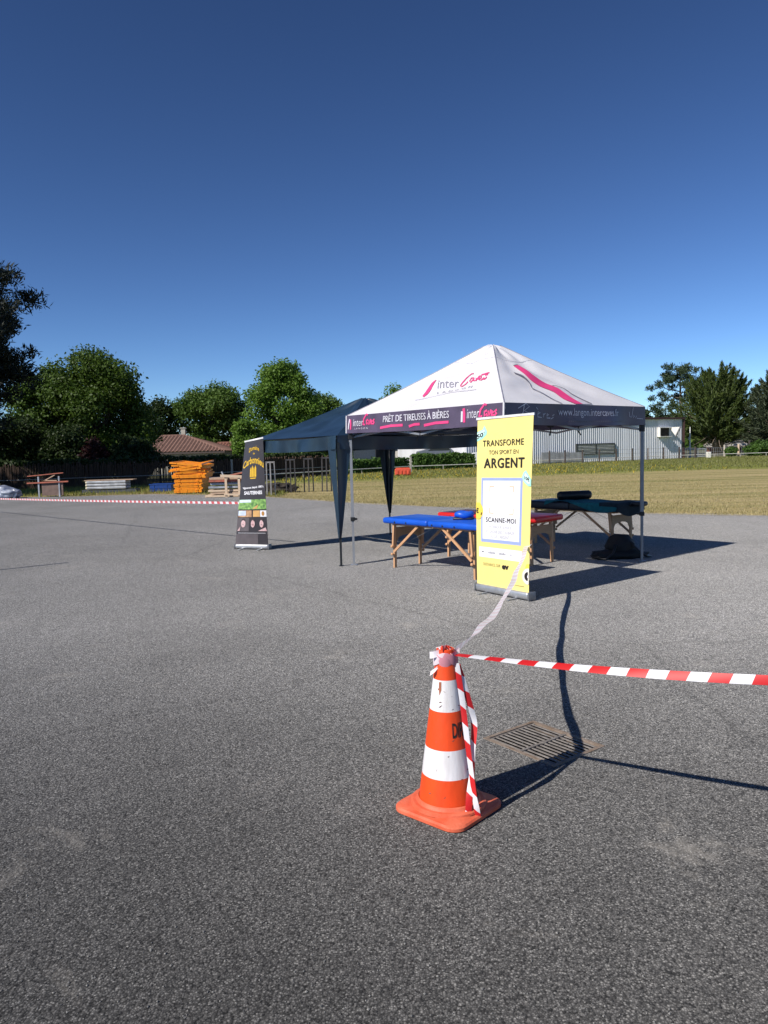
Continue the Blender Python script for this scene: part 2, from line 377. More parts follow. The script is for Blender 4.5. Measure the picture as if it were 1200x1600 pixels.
# ------------------------------------------------------------------ ground, asphalt, field
EDGE = [(-70, 38), (-40, 36.5), (-26, 35.6), (-17.7, 35.0), (-13.6, 33.9), (-10.4, 34.2), (-8.3, 32.8), (-6.4, 31.4), (-4.45, 29.4), (-2.2, 26.4), (0, 23.6), (3.2, 20.6), (6.16, 18.3), (8.6, 16.9), (16, 13.4), (30, 7), (60, -8)]
FAR = [(-70, 40), (-24, 42.5), (-11.2, 44.5), (-3.9, 55), (2.1, 62), (7.3, 64.5), (14.2, 73.2), (32.3, 81.8), (60, 88), (120, 92)]
def fill(outer, holes=(), z=0.0):
    bm = bmesh.new(); edges = []
    for loop in (outer, *holes):
        vs = [bm.verts.new((x, y, z)) for x, y in loop]
        edges += [bm.edges.new((vs[i], vs[(i+1) % len(vs)])) for i in range(len(vs))]
    bmesh.ops.triangle_fill(bm, edges=edges, use_beauty=True, normal=(0, 0, 1))
    for f in bm.faces:
        if f.normal.z < 0: f.normal_flip()
    bm.verts.index_update(); mb = MB(); mb.add([v.co.copy() for v in bm.verts], [tuple(v.index for v in f.verts) for f in bm.faces]); bm.free()
    return mb
GROUND_M = (mat('ground_turf', (0.085, 0.10, 0.03), rough=0.95, scale=0.5, col2=(0.17, 0.15, 0.06)))
GC = [G(757, 1155.5), G(862, 1197.5), G(942, 1164.5), G(838, 1127.5)]       # corners of the drain grate
gc = sum(GC, Vector())/4
gx = ((GC[2]-GC[1])+(GC[3]-GC[0])).normalized(); gy = Vector((-gx.y, gx.x, 0))
if gy.dot(GC[3]-GC[2]) < 0: gy = -gy
GW, GL = 0.43, 0.53                                                          # across gx, along gy
hole = [tuple((gc+gx*(a*GW/2)+gy*(b*GL/2))[:2]) for a, b in ((-1, -1), (1, -1), (1, 1), (-1, 1))]
structure('ground', fill([(-1200, -300), (1200, -300), (1200, 2300), (-1200, 2300)], [hole], z=-0.06), GROUND_M)
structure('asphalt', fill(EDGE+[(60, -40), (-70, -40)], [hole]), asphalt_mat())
structure('field', fill(EDGE+FAR[::-1]), field_mat())
# sandy strip along the edge of the asphalt
mb = MB(); pts = []
for i in range(4, len(EDGE)-2):
    a, b = Vector(EDGE[i]), Vector(EDGE[i+1])
    for k in range(10): pts.append(a.lerp(b, k/10))
offs = []
for i, p in enumerate(pts):
    d = (pts[min(i+1, len(pts)-1)]-pts[max(i-1, 0)]).normalized(); n = Vector((-d.y, d.x))
    offs.append((p-n*(0.05+0.12*R.random()), p+n*(0.10+0.30*R.random())))
vs = [(a.x, a.y, 0.004) for a, b in offs]+[(b.x, b.y, 0.004) for a, b in offs]; n = len(offs)
mb.add(vs, [(i, i+1, n+i+1, n+i) for i in range(n-1)])
structure('gravel_verge', mb, mat('pale_sand', (0.25, 0.22, 0.16), rough=0.95, scale=2.5, col2=(0.42, 0.38, 0.29), bump=0.5, bscale=30))

# loose chippings lying on the asphalt: past counting
rng = np.random.default_rng(12); n = 5200
gy_ = 1.3+8.2*rng.random(n)**1.6; gx_ = (rng.random(n)-0.5)*1.25*gy_
rad = rng.uniform(0.0018, 0.0046, n); oc = np.array([(1, 0, 0), (0, 1, 0), (-1, 0, 0), (0, -1, 0), (0, 0, 1), (0, 0, -1)], float)
V = np.stack([gx_, gy_, rad*0.5], 1)[:, None, :]+oc[None]*rad[:, None, None]*rng.uniform(0.6, 1.5, (n, 6, 1))
tri = np.array([(0, 1, 4), (1, 2, 4), (2, 3, 4), (3, 0, 4), (1, 0, 5), (2, 1, 5), (3, 2, 5), (0, 3, 5)])
F = (np.arange(n)[:, None, None]*6+tri[None]).reshape(-1, 3)
me = bpy.data.meshes.new('loose_grit'); me.from_pydata(V.reshape(-1, 3).tolist(), [], F.tolist())
me.materials.append(mat('grit_stone', (0.10, 0.098, 0.095), rough=0.8, scale=30, col2=(0.27, 0.26, 0.24), island=0.9))
go = bpy.data.objects.new('loose_grit', me); COL.objects.link(go); go['kind'] = 'stuff'; go['label'] = 'loose stone chippings scattered over the asphalt'

# ------------------------------------------------------------------ drain grate
GR = thing('drain_grate', 'rusty square slotted drain grate set into the asphalt beside the cone', 'drain grate', gc, math.atan2(gx.y, gx.x))
rust = mat('rusty_iron', (0.13, 0.113, 0.10), rough=0.75, scale=18, col2=(0.27, 0.245, 0.22), bump=0.3, bscale=90, metal=0.2)
rust2 = mat('rust_rim', (0.17, 0.115, 0.075), rough=0.85, scale=14, col2=(0.27, 0.22, 0.18), bump=0.4, bscale=60)
mb = MB()
for s_ in (-1, 1):
    mb.box((s_*(GW/2-0.011), 0, -0.018), (0.022, GL, 0.044)); mb.box((0, s_*(GL/2-0.011), -0.018), (GW-0.044, 0.022, 0.044))
mb.build('frame', rust2, GR)
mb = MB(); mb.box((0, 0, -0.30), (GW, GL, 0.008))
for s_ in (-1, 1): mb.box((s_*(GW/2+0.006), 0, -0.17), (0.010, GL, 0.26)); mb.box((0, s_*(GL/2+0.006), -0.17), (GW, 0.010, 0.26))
mb.build('pit', mat('pit_shade', (0.006, 0.006, 0.006), rough=0.95), GR)  # near-black colour paints in the shade down inside the drain
mb = MB(); iw, il = GW-0.05, GL-0.05
nb = 11
for i in range(nb):      # two banks of bars split by a middle rib
    x = -iw/2+iw*(i+0.5)/nb
    for s_ in (-1, 1): mb.rbox((x, s_*(il/4+0.005), -0.004), (iw/nb*0.44, il/2-0.012, 0.007), r=0.003, seg=1)
mb.box((0, 0, -0.010), (iw, 0.018, 0.022)); mb.box((0, -il/2+0.004, -0.012), (iw, 0.012, 0.02)); mb.box((0, il/2-0.004, -0.012), (iw, 0.012, 0.02))
mb.rbox((0, 0.0, 0.001), (0.03, 0.03, 0.006), r=0.002, seg=1)
mb.build('grating', rust, GR)

# ------------------------------------------------------------------ traffic cone
CX, CY = 0.267, 3.4526
CONE = thing('traffic_cone', 'orange traffic cone with two white reflective bands and tape tied to its tip', 'traffic cone', (CX, CY, 0), world=True)
orange = mat('cone_orange', (0.72, 0.066, 0.012), rough=0.40, scale=8, col2=(0.88, 0.082, 0.012), bump=0.08, bscale=30, stretch=(2.0, 2.0, 0.7))
dusty = mat('cone_base_scuffed', (0.60, 0.085, 0.030), rough=0.6, scale=9, col2=(0.74, 0.175, 0.09), bump=0.12, bscale=60)
refl = mat('cone_white_band', (0.66, 0.63, 0.62), rough=0.34, scale=9, col2=(0.86, 0.84, 0.85), stretch=(3.0, 3.0, 0.5), bump=0.08, bscale=25)
ZT = 0.735
def crad(z): return 0.142-(0.142-0.041)*(z/ZT)
mb = MB()
zs = [0.0, 0.03, 0.06, 0.105, 0.148, 0.154, 0.22, 0.285, 0.291, 0.36, 0.452, 0.458, 0.53, 0.600, 0.606, 0.66, 0.72, 0.735]
prof = [(crad(z), z) for z in zs]
prof += [(0.034, 0.737), (0.031, 0.70)]
mi = []
for i in range(len(prof)-1):
    z = (prof[i][1]+prof[i+1][1])/2
    mi.append(1 if (0.151 < z < 0.288 or 0.455 < z < 0.603) and i < len(zs)-1 else 0)
prof = [(r, z+0.028) for r, z in prof]
mb.lathe(prof, (CX, CY, 0), n=48, mi=mi, cap=True)
body = mb.build('cone_body', [orange, refl], CONE, smooth=True, angle=50)
# base: rounded square, a stepped round collar
mb = MB()
def rsq(h, r, n=6):
    o = []
    for cx, cy, a in ((h-r, h-r, 0), (-h+r, h-r, 90), (-h+r, -h+r, 180), (h-r, -h+r, 270)):
        for k in range(n+1):
            t = math.radians(a+90*k/n); o.append((cx+r*math.cos(t), cy+r*math.sin(t)))
    return o
xf = Matrix.Translation((CX, CY, 0)) @ Matrix.Rotation(math.radians(45+3), 4, 'Z')
rings = [(0.190, 0.07, 0.0), (0.196, 0.07, 0.006), (0.196, 0.07, 0.020), (0.188, 0.068, 0.028), (0.168, 0.09, 0.031), (0.164, 0.12, 0.036)]
vs = []; fs = []
for j, (h_, r_, z) in enumerate(rings): vs += [xf @ Vector((x, y, z)) for x, y in rsq(h_, r_)]
n = 28
for j in range(len(rings)-1): fs += [(j*n+k, j*n+(k+1) % n, (j+1)*n+(k+1) % n, (j+1)*n+k) for k in range(n)]
fs.append(tuple((len(rings)-1)*n+k for k in range(n)))
mb.add(vs, fs)
mb.lathe([(0.178, 0.034), (0.176, 0.044), (0.166, 0.049), (0.152, 0.05), (0.146, 0.062), (0.140, 0.066)], (CX, CY, 0), n=48, cap=False)
mb.build('cone_base', dusty, CONE, smooth=True, angle=35)
# stencilled letters on the middle orange band
mb = MB()
def cone_S(eps, a0=-1.38):
    def S(u, v):      # u metres round, v height
        r = crad(v-0.028)+eps; a = a0+u/r
        return Vector((CX+r*math.cos(a), CY+r*math.sin(a), v))
    return S
put_text(mb, cone_S(0.0015), 'DIRA', 0.0, 0.086, 0.370, 0.437, bold=0.02)
mb.build('lettering', mat('stencil_black', (0.018, 0.015, 0.015), rough=0.7), CONE)
mb = MB()
put_poly(mb, cone_S(0.0015, -2.18), ellipse(0, 0.588, 0.006, 0.004, 8)); put_poly(mb, cone_S(0.0015, -1.0), ellipse(0.03, 0.218, 0.006, 0.004, 8))
put_poly(mb, cone_S(0.0012, -2.2), [(0, 0.62), (0.012, 0.622), (0.014, 0.585), (0.006, 0.56), (0.001, 0.59)])
mb.build('scuff_mark', mat('scuff', (0.30, 0.10, 0.05), rough=0.8), CONE)
rs_ = random.Random(21)
for k in range(16):      # short rubber scrapes
    z_ = rs_.uniform(0.10, 0.62); a_ = rs_.uniform(-2.6, -0.5); w_, h_ = rs_.uniform(0.003, 0.020), rs_.uniform(0.0012, 0.004); t_ = rs_.uniform(-0.01, 0.02)
    mb = MB(); put_poly(mb, cone_S(0.0010, a_), [(0, z_), (w_*0.5, z_-h_+t_*0.4), (w_, z_+t_), (w_*0.6, z_+h_*0.6+t_*0.6)]); mb.build('scuff_mark', mat('rubber_mark', (0.16, 0.10, 0.085), rough=0.85), CONE)

# ------------------------------------------------------------------ barrier tape at the cone
tape = stripe_mat('tape_red_white', (0.62, 0.016, 0.018), (0.78, 0.77, 0.80))
tape_pale = stripe_mat('tape_glare_pale', (0.84, 0.70, 0.73), (0.90, 0.87, 0.90), rough=0.4, trans=0.25)  # sun glare on the tape put into the colour as washed-out stripes
tip = Vector((CX, CY, 0.75))
TA = thing('barrier_tape', 'red and white barrier tape stretched from the cone tip towards the right edge', 'barrier tape', (CX, CY, 0.70), world=True)
end = D(1200, 1056, 2.78)
pts, wds = [], []
for k in range(13):
    t = k/12*1.35
    p = (tip+Vector((0.03, -0.01, -0.012))).lerp(end, t); p.z -= 0.05*math.sin(math.pi*min(1, t/1.3))*0.5
    pts.append(p)
    tw = min(1, max(0, (t-0.0)/1.0))
    wds.append(Vector((0.36, 0.92, 0.04)).lerp(Vector((-0.05+0.10*math.sin(k*1.9), 0.30, 0.95)), tw))
ribbon('strand', pts, wds, 0.038, tape, TA, u0=0.06)
# wraps round the tip, knot ends
wrap = []; wd = []
for k in range(26):
    a = k/25*math.pi*4.2; z = 0.722+0.012*math.sin(k*1.3); r = crad(z-0.028)+0.004+0.0002*k
    wrap.append((CX+r*math.cos(a), CY+r*math.sin(a), z)); wd.append((0.12*math.cos(a*0.7), 0.12*math.sin(a), 1))
ribbon('knot', wrap, wd, 0.046, stripe_mat('tape_pink_wrap', (0.70, 0.30, 0.36), (0.78, 0.68, 0.72), period=0.4), TA, sub=3)
def crumple(name, c, r, n, seed, m_, turn=1.0):
    rr = random.Random(seed); P = []; W = []
    for k in range(n):
        P.append(Vector(c)+Vector((rr.uniform(-1, 1)*r, rr.uniform(-1, 1)*r, rr.uniform(-0.5, 0.7)*r*0.7)))
        W.append((rr.uniform(-1, 1), rr.uniform(-1, 1), rr.uniform(0.2, 1)))
    return ribbon(name, P, W, 0.03, m_, TA, sub=5)
crumple('knot', (CX-0.004, CY-0.01, 0.760), 0.034, 9, 3, stripe_mat('tape_knot', (0.75, 0.045, 0.015), (0.80, 0.70, 0.72), period=0.09))
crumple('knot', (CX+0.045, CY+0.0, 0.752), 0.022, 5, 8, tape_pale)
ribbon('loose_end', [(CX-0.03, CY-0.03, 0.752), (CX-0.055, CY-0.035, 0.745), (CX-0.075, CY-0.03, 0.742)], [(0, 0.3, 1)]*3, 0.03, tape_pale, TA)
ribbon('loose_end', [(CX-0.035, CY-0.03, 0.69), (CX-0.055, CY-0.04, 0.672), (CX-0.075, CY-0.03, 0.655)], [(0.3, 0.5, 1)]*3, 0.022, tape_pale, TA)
# hanging strands
def hang(pp, width, u0, wtilt):
    P = [D(x, y, d) for x, y, d in pp]; W = [Vector((1, -0.35+wtilt*math.sin(i*1.1), 0.15*math.sin(i*2.0))) for i in range(len(P))]
    ribbon('hanging_strand', P, W, width, tape, TA, u0=u0)
hang([(713, 1036, 3.42), (718, 1066, 3.41), (723, 1100, 3.39), (729, 1150, 3.36), (736, 1205, 3.34), (741, 1243, 3.32), (745, 1264, 3.31), (748, 1286, 3.315)], 0.026, 0.03, 0.5)
hang([(714, 1037, 3.43), (725, 1070, 3.42), (737, 1112, 3.40), (741, 1135, 3.39), (739, 1170, 3.37), (737, 1212, 3.35), (733, 1250, 3.32), (731, 1288, 3.30)], 0.030, 0.10, 0.9)

# ------------------------------------------------------------------ yellow roll-up banner
alu = mat('brushed_aluminium', (0.50, 0.51, 0.53), rough=0.42, metal=0.7, scale=12, var=0.06)
alu_dull = mat('dull_grey_metal', (0.22, 0.225, 0.24), rough=0.5, metal=0.5, scale=10, var=0.08)
black_pl = mat('black_plastic', (0.012, 0.012, 0.013), rough=0.45)
def rollup(name, label, gl, gr, top_l, top_r, base_h, base_d, mfabric, inset=0.025):
    gl, gr = Vector(gl), Vector(gr); mid = (gl+gr)/2
    T = thing(name, label, 'roll-up banner', (mid.x, mid.y, 0), world=True)
    ax = (gr-gl).normalized(); nrm = Vector((ax.y, -ax.x, 0)); rot = Matrix((ax, -nrm, Vector((0, 0, 1)))).transposed()
    mb = MB(); L = (gr-gl).length
    mb.rbox(mid+Vector((0, 0, base_h/2+0.012))-nrm*(base_d/2-0.03), (L-0.03, base_d, base_h), r=0.025, seg=3, rot=rot)
    c = mb.build('cassette', alu, T, smooth=True, angle=40)
    for s_ in (-1, 1):
        mb = MB(); mb.rbox(mid+ax*(s_*(L/2-0.008))+Vector((0, 0, base_h/2+0.012))-nrm*(base_d/2-0.03), (0.02, base_d+0.006, base_h+0.008), r=0.006, seg=2, rot=rot)
        mb.build('end_cap', alu_dull, T, smooth=True, angle=40)
        mb = MB(); p = mid+ax*(s_*L*0.27)
        mb.bar(p+nrm*0.15+Vector((0, 0, 0.010)), p-nrm*0.20+Vector((0, 0, 0.010)), 0.03, 0.012); mb.build('foot', alu, T)
    BL = gl.lerp(gr, inset)+Vector((0, 0, base_h+0.004)); BR = gl.lerp(gr, 1-inset)+Vector((0, 0, base_h+0.004))
    at = sheet(BL, BR, top_r, top_l, bow=0.012)
    mb = MB(); mb.grid(at(0.0), 16, 40); mb.grid(at(-0.0012), 16, 40, flip=True)
    fab = mb.build('banner_sheet', mfabric, T, smooth=True)
    mb = MB(); a, b = Vector(top_l), Vector(top_r); d = (b-a).normalized()*0.012
    mb.bar(a-d+Vector((0, 0, 0.010)), b+d+Vector((0, 0, 0.010)), 0.014, 0.026); mb.build('top_rail', mat('rail_pale', (0.70, 0.70, 0.70), rough=0.4), T)
    mb = MB(); tm = (a+b)/2-nrm*0.02; mb.tube([mid-nrm*0.03+Vector((0, 0, base_h)), tm], 0.011, n=8); mb.build('support_pole', alu_dull, T)
    return T, fab, at, nrm
YB_L, YB_R = G(744, 923), G(829, 940)
ytl, ytr = D(746, 656, 8.95), D(834, 648, 8.3)
YT, yfab, yat, ynr = rollup('rollup_banner', 'tall yellow roll-up banner with black headline above a blue framed white panel', YB_L, YB_R, ytl, ytr, 0.085, 0.11,
                      mat('banner_yellow', (0.84, 0.70, 0.23), rough=0.5, scale=2, var=0.02))
ink = mat('print_black', (0.018, 0.013, 0.010), rough=0.5); ink_grey = mat('print_grey', (0.36, 0.35, 0.37), rough=0.5)
ink_olive = mat('print_olive', (0.33, 0.28, 0.10), rough=0.5)
yw = mat('print_white', (0.78, 0.77, 0.80), rough=0.5, var=0.02); yblue = mat('print_periwinkle', (0.30, 0.37, 0.78), rough=0.5, var=0.03)
teal_l = mat('print_mint', (0.36, 0.74, 0.62), rough=0.5, var=0.04); teal_p = mat('print_pale_mint', (0.62, 0.84, 0.78), rough=0.5, var=0.04)
peach = mat('print_peach', (0.82, 0.50, 0.32), rough=0.5, var=0.02); gold_c = mat('print_coin_yellow', (0.80, 0.60, 0.08), rough=0.5, var=0.04)
S1, S2, S3 = yat(0.0025), yat(0.0040), yat(0.0055)
mb = MB(); put_rect(mb, S1, 0.095, 0.263, 0.845, 0.648, nu=6, nv=10); panel = mb.build('blue_frame', yblue, yfab)
mb = MB(); put_rect(mb, S2, 0.125, 0.281, 0.812, 0.631, nu=6, nv=10); put_rect(mb, S1, 0.055, 0.170, 0.865, 0.232, nu=6, nv=2)
mb.build('white_panel', yw, yfab)
mb = MB()
put_bold(mb, yat, 0.004, 'TRANSFORME', 0.110, 0.850, 0.836, 0.872, 0.0022, bold=0.0, spacing=1.10)
put_text(mb, S2, 'TON SPORT EN', 0.225, 0.760, 0.786, 0.811)
put_bold(mb, yat, 0.004, 'ARGENT', 0.140, 0.868, 0.706, 0.764, 0.0055, bold=0.006, spacing=1.12)
put_bold(mb, yat, 0.0055, 'SCANNE-MOI', 0.190, 0.740, 0.384, 0.412, 0.0024, bold=0.0, spacing=1.12)
put_text(mb, S2, 'ev', 0.50, 0.63, 0.112, 0.138, bold=0.05)
put_poly(mb, S3, ellipse(0.05, 0.208, 0.0, 0.0, 3) if False else [(0.105, 0.203), (0.125, 0.198), (0.165, 0.209), (0.125, 0.204)])
put_text(mb, S2, 'evo', 0.50, 0.70, 0.108, 0.134, bold=0.04) if False else None
mb.build('lettering', ink, yfab)
mb = MB()
put_text(mb, S3, 'À CHAQUE SÉANCE', 0.255, 0.665, 0.347, 0.369)
put_text(mb, S3, 'ET GAGNE DES CADEAUX', 0.195, 0.725, 0.319, 0.337)
put_text(mb, S3, "OU DE L'ARGENT !", 0.265, 0.660, 0.290, 0.309)
for u in (0.24, 0.44, 0.66):      # sponsors' small grey marks, illegible in the photograph
    for k in range(5 if u < 0.6 else 1): put_rect(mb, S3, u+k*0.027, 0.196, u+k*0.027+0.018, 0.206+0.003*(k % 2), nu=1, nv=1)
mb.build('small_print', ink_grey, yfab)
mb = MB(); put_text(mb, S2, 'SUSTAINCE, SUR', 0.135, 0.470, 0.118, 0.138); put_rect(mb, S2, 0.75, 0.030, 0.92, 0.0345, nu=2, nv=1)
mb.build('small_print', ink_olive, yfab)
mb = MB()
for cu, cv, su, sv in ((0.25, 0.60, 1, -1), (0.70, 0.60, -1, -1), (0.25, 0.435, 1, 1), (0.70, 0.435, -1, 1)):
    put_rect(mb, S3, cu, cv, cu+su*0.085, cv+sv*0.006, nu=1, nv=1); put_rect(mb, S3, cu, cv, cu+su*0.014, cv+sv*0.036, nu=1, nv=1)
mb.build('corner_bracket', peach, yfab)
mb = MB(); put_poly(mb, S1, [(0.0, 0.868), (0.0, 0.925), (0.10, 0.938), (0.135, 0.962), (0.185, 0.925), (0.175, 0.905), (0.09, 0.880)]); t50 = mb.build('price_tag', teal_l, yfab)
mb = MB(); put_poly(mb, S2, [(0.0, 0.880), (0.0, 0.918), (0.10, 0.931), (0.135, 0.940), (0.150, 0.920), (0.09, 0.893)]); mb.build('price_tag', teal_p, yfab)
mb = MB(); put_text(mb, S3, '50', -0.005, 0.115, 0.890, 0.917, bold=0.03, warp=lambda u, v: (u, v+0.13*(u-0.06))); put_text(mb, S3, '€', 0.122, 0.142, 0.917, 0.926, bold=0.02)
mb.build('lettering', ink, yfab)
mb = MB(); put_poly(mb, S3, [(0.835, 0.652), (0.865, 0.680), (0.905, 0.690), (1.0, 0.640), (1.0, 0.600), (0.95, 0.600), (0.87, 0.625)]); mb.build('price_tag', teal_l, yfab)
S4 = yat(0.0068); S5 = yat(0.008)
mb = MB(); put_poly(mb, S4, [(0.865, 0.655), (0.90, 0.677), (0.985, 0.640), (0.985, 0.615), (0.95, 0.612), (0.885, 0.633)]); mb.build('price_tag', teal_p, yfab)
mb = MB(); put_text(mb, S5, '10€', 0.882, 0.972, 0.632, 0.655, bold=0.03, warp=lambda u, v: (u, v-0.16*(u-0.925))); mb.build('lettering', ink, yfab)
mb = MB(); put_poly(mb, S3, [(0.0, 0.400), *ellipse(0.03, 0.448, 0.105, 0.052, 20, -1.5, 1.5), (0.0, 0.497)])
put_poly(mb, S1, [(1.0, 0.120), (0.97, 0.122), (0.93, 0.140), (0.95, 0.160), (1.0, 0.165)]); mb.build('coin', gold_c, yfab)
mb = MB(); put_text(mb, S4, '€', 0.0, 0.052, 0.432, 0.466, bold=0.05); put_poly(mb, S4, [(0.088, 0.424), (0.108, 0.422), (0.118, 0.440), (0.100, 0.438)])
put_poly(mb, S4, [(0.986, 0.070), *ellipse(0.985, 0.093, 0.062, 0.026, 14, 1.57, 4.71)])
mb.build('coin_mark', ink, yfab)
mb = MB(); put_poly(mb, S3, [(1.0, 0.050), *reversed(ellipse(0.995, 0.093, 0.115, 0.046, 18, 1.5, 4.78)), (1.0, 0.138)][::-1]); mb.build('coin', mat('print_cream', (0.80, 0.76, 0.66), rough=0.5), yfab)
mb = MB(); put_poly(mb, S5, [(0.975, 0.088), (0.995, 0.083), (0.998, 0.104), (0.98, 0.10)]); mb.build('coin_mark', yw, yfab)

# tape between the cone and the banner edge
ax_y = (YB_R-YB_L).normalized()
hook = yat(0.012)(0.965, 0.265)
TB = thing('barrier_tape', 'pale barrier tape sagging from the cone tip up to the edge of the yellow banner', 'barrier tape', (CX+0.3, CY+1.5, 0.0), world=True)
P = []; W = []; st = tip+Vector((0.045, 0.0, 0.0))
for k in range(15):
    t = k/14; p = st.lerp(hook, t); p.z -= 0.16*math.sin(math.pi*t)*(1-0.25*t)
    P.append(p)
    tw = min(1, t/0.16)
    W.append(Vector((0.3, 0.25, 0.92)).lerp(Vector((0.93, -0.30+0.12*math.sin(k*2.3), 0.22+0.28*math.sin(k*1.25))), tw)); P[-1].x += 0.006*math.sin(k*1.7); P[-1].z += 0.005*math.sin(k*2.6)
P.append(yat(-0.01)(1.012, 0.272)); W.append(Vector((0, 0, 1))*0.5+Vector((0.5, 0, 0)))
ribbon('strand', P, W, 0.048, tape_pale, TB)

# ------------------------------------------------------------------ black roll-up banner
BB_L, BB_R = G(367, 858), G(421, 859)
btl, btr = D(383, 691, 13.44), D(411, 685, 12.96)
BT, bfab, bat, bnr = rollup('rollup_banner', 'narrow black roll-up banner with gold lettering and vineyard pictures beside the navy gazebo', BB_L, BB_R, btl, btr, 0.08, 0.12,
                      mat('banner_black', (0.036, 0.033, 0.039), rough=0.42, scale=2, col2=(0.052, 0.047, 0.054)))
gold = mat('print_gold', (0.68, 0.42, 0.035), rough=0.5, var=0.08)
B1, B2, B3 = bat(0.004), bat(0.006), bat(0.008)
mb = MB()
def arc(cu, rise, half): return lambda u, v: (u, v-rise*((u-cu)/half)**2)
put_text(mb, B1, 'Domaine', 0.26, 0.78, 0.910, 0.950, bold=0.02, warp=arc(0.52, 0.022, 0.26))
put_text(mb, B1, 'de', 0.47, 0.56, 0.868, 0.888, bold=0.02)
put_text(mb, B1, 'Carbonnieu', 0.03, 0.97, 0.782, 0.850, bold=0.026, warp=arc(0.5, 0.052, 0.47))
for u0, w_, h_ in ((0.36, 0.055, 0.085), (0.425, 0.07, 0.100), (0.505, 0.05, 0.088), (0.565, 0.07, 0.098)):      # heraldic emblem: towers over a shield
    put_rect(mb, B1, u0, 0.655, u0+w_, 0.655+h_-0.016, nu=1, nv=2)
    put_poly(mb, B1, [(u0, 0.655+h_-0.016), (u0+w_, 0.655+h_-0.016), (u0+w_/2, 0.655+h_+0.012)])
put_poly(mb, B1, [(0.36, 0.648), (0.63, 0.648), (0.60, 0.637), (0.40, 0.637)])
mb.build('lettering', gold, bfab)
mb = MB()
put_text(mb, B1, 'Vignerons depuis 1885 à', 0.10, 0.93, 0.540, 0.566, bold=0.03, warp=lambda u, v: (u, v+0.012*(u-0.5)))
put_text(mb, B1, 'SAUTERNES', 0.17, 0.87, 0.487, 0.521, bold=0.035)
for k in range(26): put_rect(mb, B1, 0.06+k*0.034, 0.112, 0.06+k*0.034+0.024, 0.1165, nu=1, nv=1)
mb.build('lettering', yw, bfab)
mb = MB(); put_rect(mb, B1, 0.0, 0.345, 1.0, 0.440); vp = mb.build('vineyard_picture', photo_mat('print_vines', (0.05, 0.14, 0.05), (0.35, 0.60, 0.16), 22), bfab)
for r_ in ((0.02, 0.412, 0.45, 0.438), (0.02, 0.285, 0.28, 0.332)): mb = MB(); put_rect(mb, B2, *r_); mb.build('sky_picture', mat('print_skyblue', (0.60, 0.68, 0.85), rough=0.5), bfab)
mb = MB(); put_poly(mb, B2, [(0.50, 0.350), (0.66, 0.350), (0.72, 0.392)]); put_rect(mb, B2, 0.53, 0.272, 0.77, 0.333); mb.build('cellar_picture', mat('print_tan', (0.66, 0.38, 0.14), rough=0.5, var=0.1), bfab)
mb = MB(); put_rect(mb, B1, 0.02, 0.270, 0.48, 0.335); mb.build('cellar_picture', photo_mat('print_brown', (0.30, 0.15, 0.07), (0.66, 0.42, 0.25), 16), bfab)
mb = MB(); put_rect(mb, B2, 0.78, 0.272, 1.0, 0.333); mb.build('bottle_picture', yw, bfab)
mb = MB(); put_poly(mb, B3, ellipse(0.88, 0.303, 0.05, 0.022, 12)); mb.build('bottle_picture', mat('print_amber', (0.50, 0.24, 0.06), rough=0.5), bfab)
mb = MB(); put_rect(mb, B1, 0.0, 0.130, 0.40, 0.262); put_rect(mb, B1, 0.0, 0.0, 0.70, 0.105); mb.build('grey_panel', mat('print_warm_grey', (0.115, 0.098, 0.105), rough=0.5, var=0.1), bfab)
mb = MB()
for cu, w_ in ((0.21, 0.075), (0.53, 0.065), (0.82, 0.065)): put_poly(mb, B3, ellipse(cu, 0.205, w_, 0.036, 14))
put_poly(mb, B3, [(0.03, 0.135), (0.12, 0.180), (0.10, 0.135)]); put_poly(mb, B3, [(0.70, 0.135), (0.95, 0.170), (0.99, 0.135)])
mb.build('portrait', photo_mat('print_skin', (0.55, 0.30, 0.30), (0.76, 0.58, 0.58), 30), bfab)
mb = MB()
for cu in (0.21, 0.53, 0.82): put_poly(mb, B3, ellipse(cu, 0.243, 0.06, 0.012, 10)); put_rect(mb, bat(0.010), cu-0.035, 0.193, cu+0.035, 0.197, nu=1, nv=1)
mb.build('portrait', mat('print_dark_hair', (0.05, 0.035, 0.04), rough=0.6), bfab)

# ------------------------------------------------------------------ far barrier tape on the left
TL_ = thing('barrier_tape', 'thin red and white tape stretched low across the asphalt left of the black banner', 'barrier tape', (-8, 19, 0), world=True)
a, b = D(386, 786, 13.7), D(0, 778, 23.1); P = [a.lerp(b, t/8) for t in range(0, 13)]
for i, p in enumerate(P): p.z -= 0.03*math.sin(math.pi*i/12)
ribbon('strand', P, [(0.05, 0.05, 1)]*len(P), 0.045, stripe_mat('tape_far', (0.58, 0.10, 0.11), (0.74, 0.70, 0.71), period=0.20), TL_)

# ------------------------------------------------------------------ white pop-up gazebo
tcx, tcy, tyaw, tside, tE, tP = 1.613, 11.017, -1.658, 3.0, 2.205, 3.19
def corners(cx, cy, yaw, side): return [Vector((cx+side/math.sqrt(2)*math.cos(yaw+a*math.pi/2), cy+side/math.sqrt(2)*math.sin(yaw+a*math.pi/2), 0)) for a in range(4)]
WF, WR, WB, WL = corners(tcx, tcy, tyaw, tside)
WT = thing('pop_up_gazebo', 'white pop-up gazebo with dark purple valance and pink wine merchant lettering', 'gazebo', (tcx, tcy, 0), world=True)
canvas_w = mat('white_canvas', (0.86, 0.845, 0.87), rough=0.65, scale=3, var=0.02, trans=0.26, bump=0.06, bscale=6)
canvas_p = mat('purple_canvas', (0.080, 0.060, 0.100), rough=0.45, scale=5, var=0.10)
from mathutils import noise as mnoise
peak = Vector((tcx, tcy, tP))
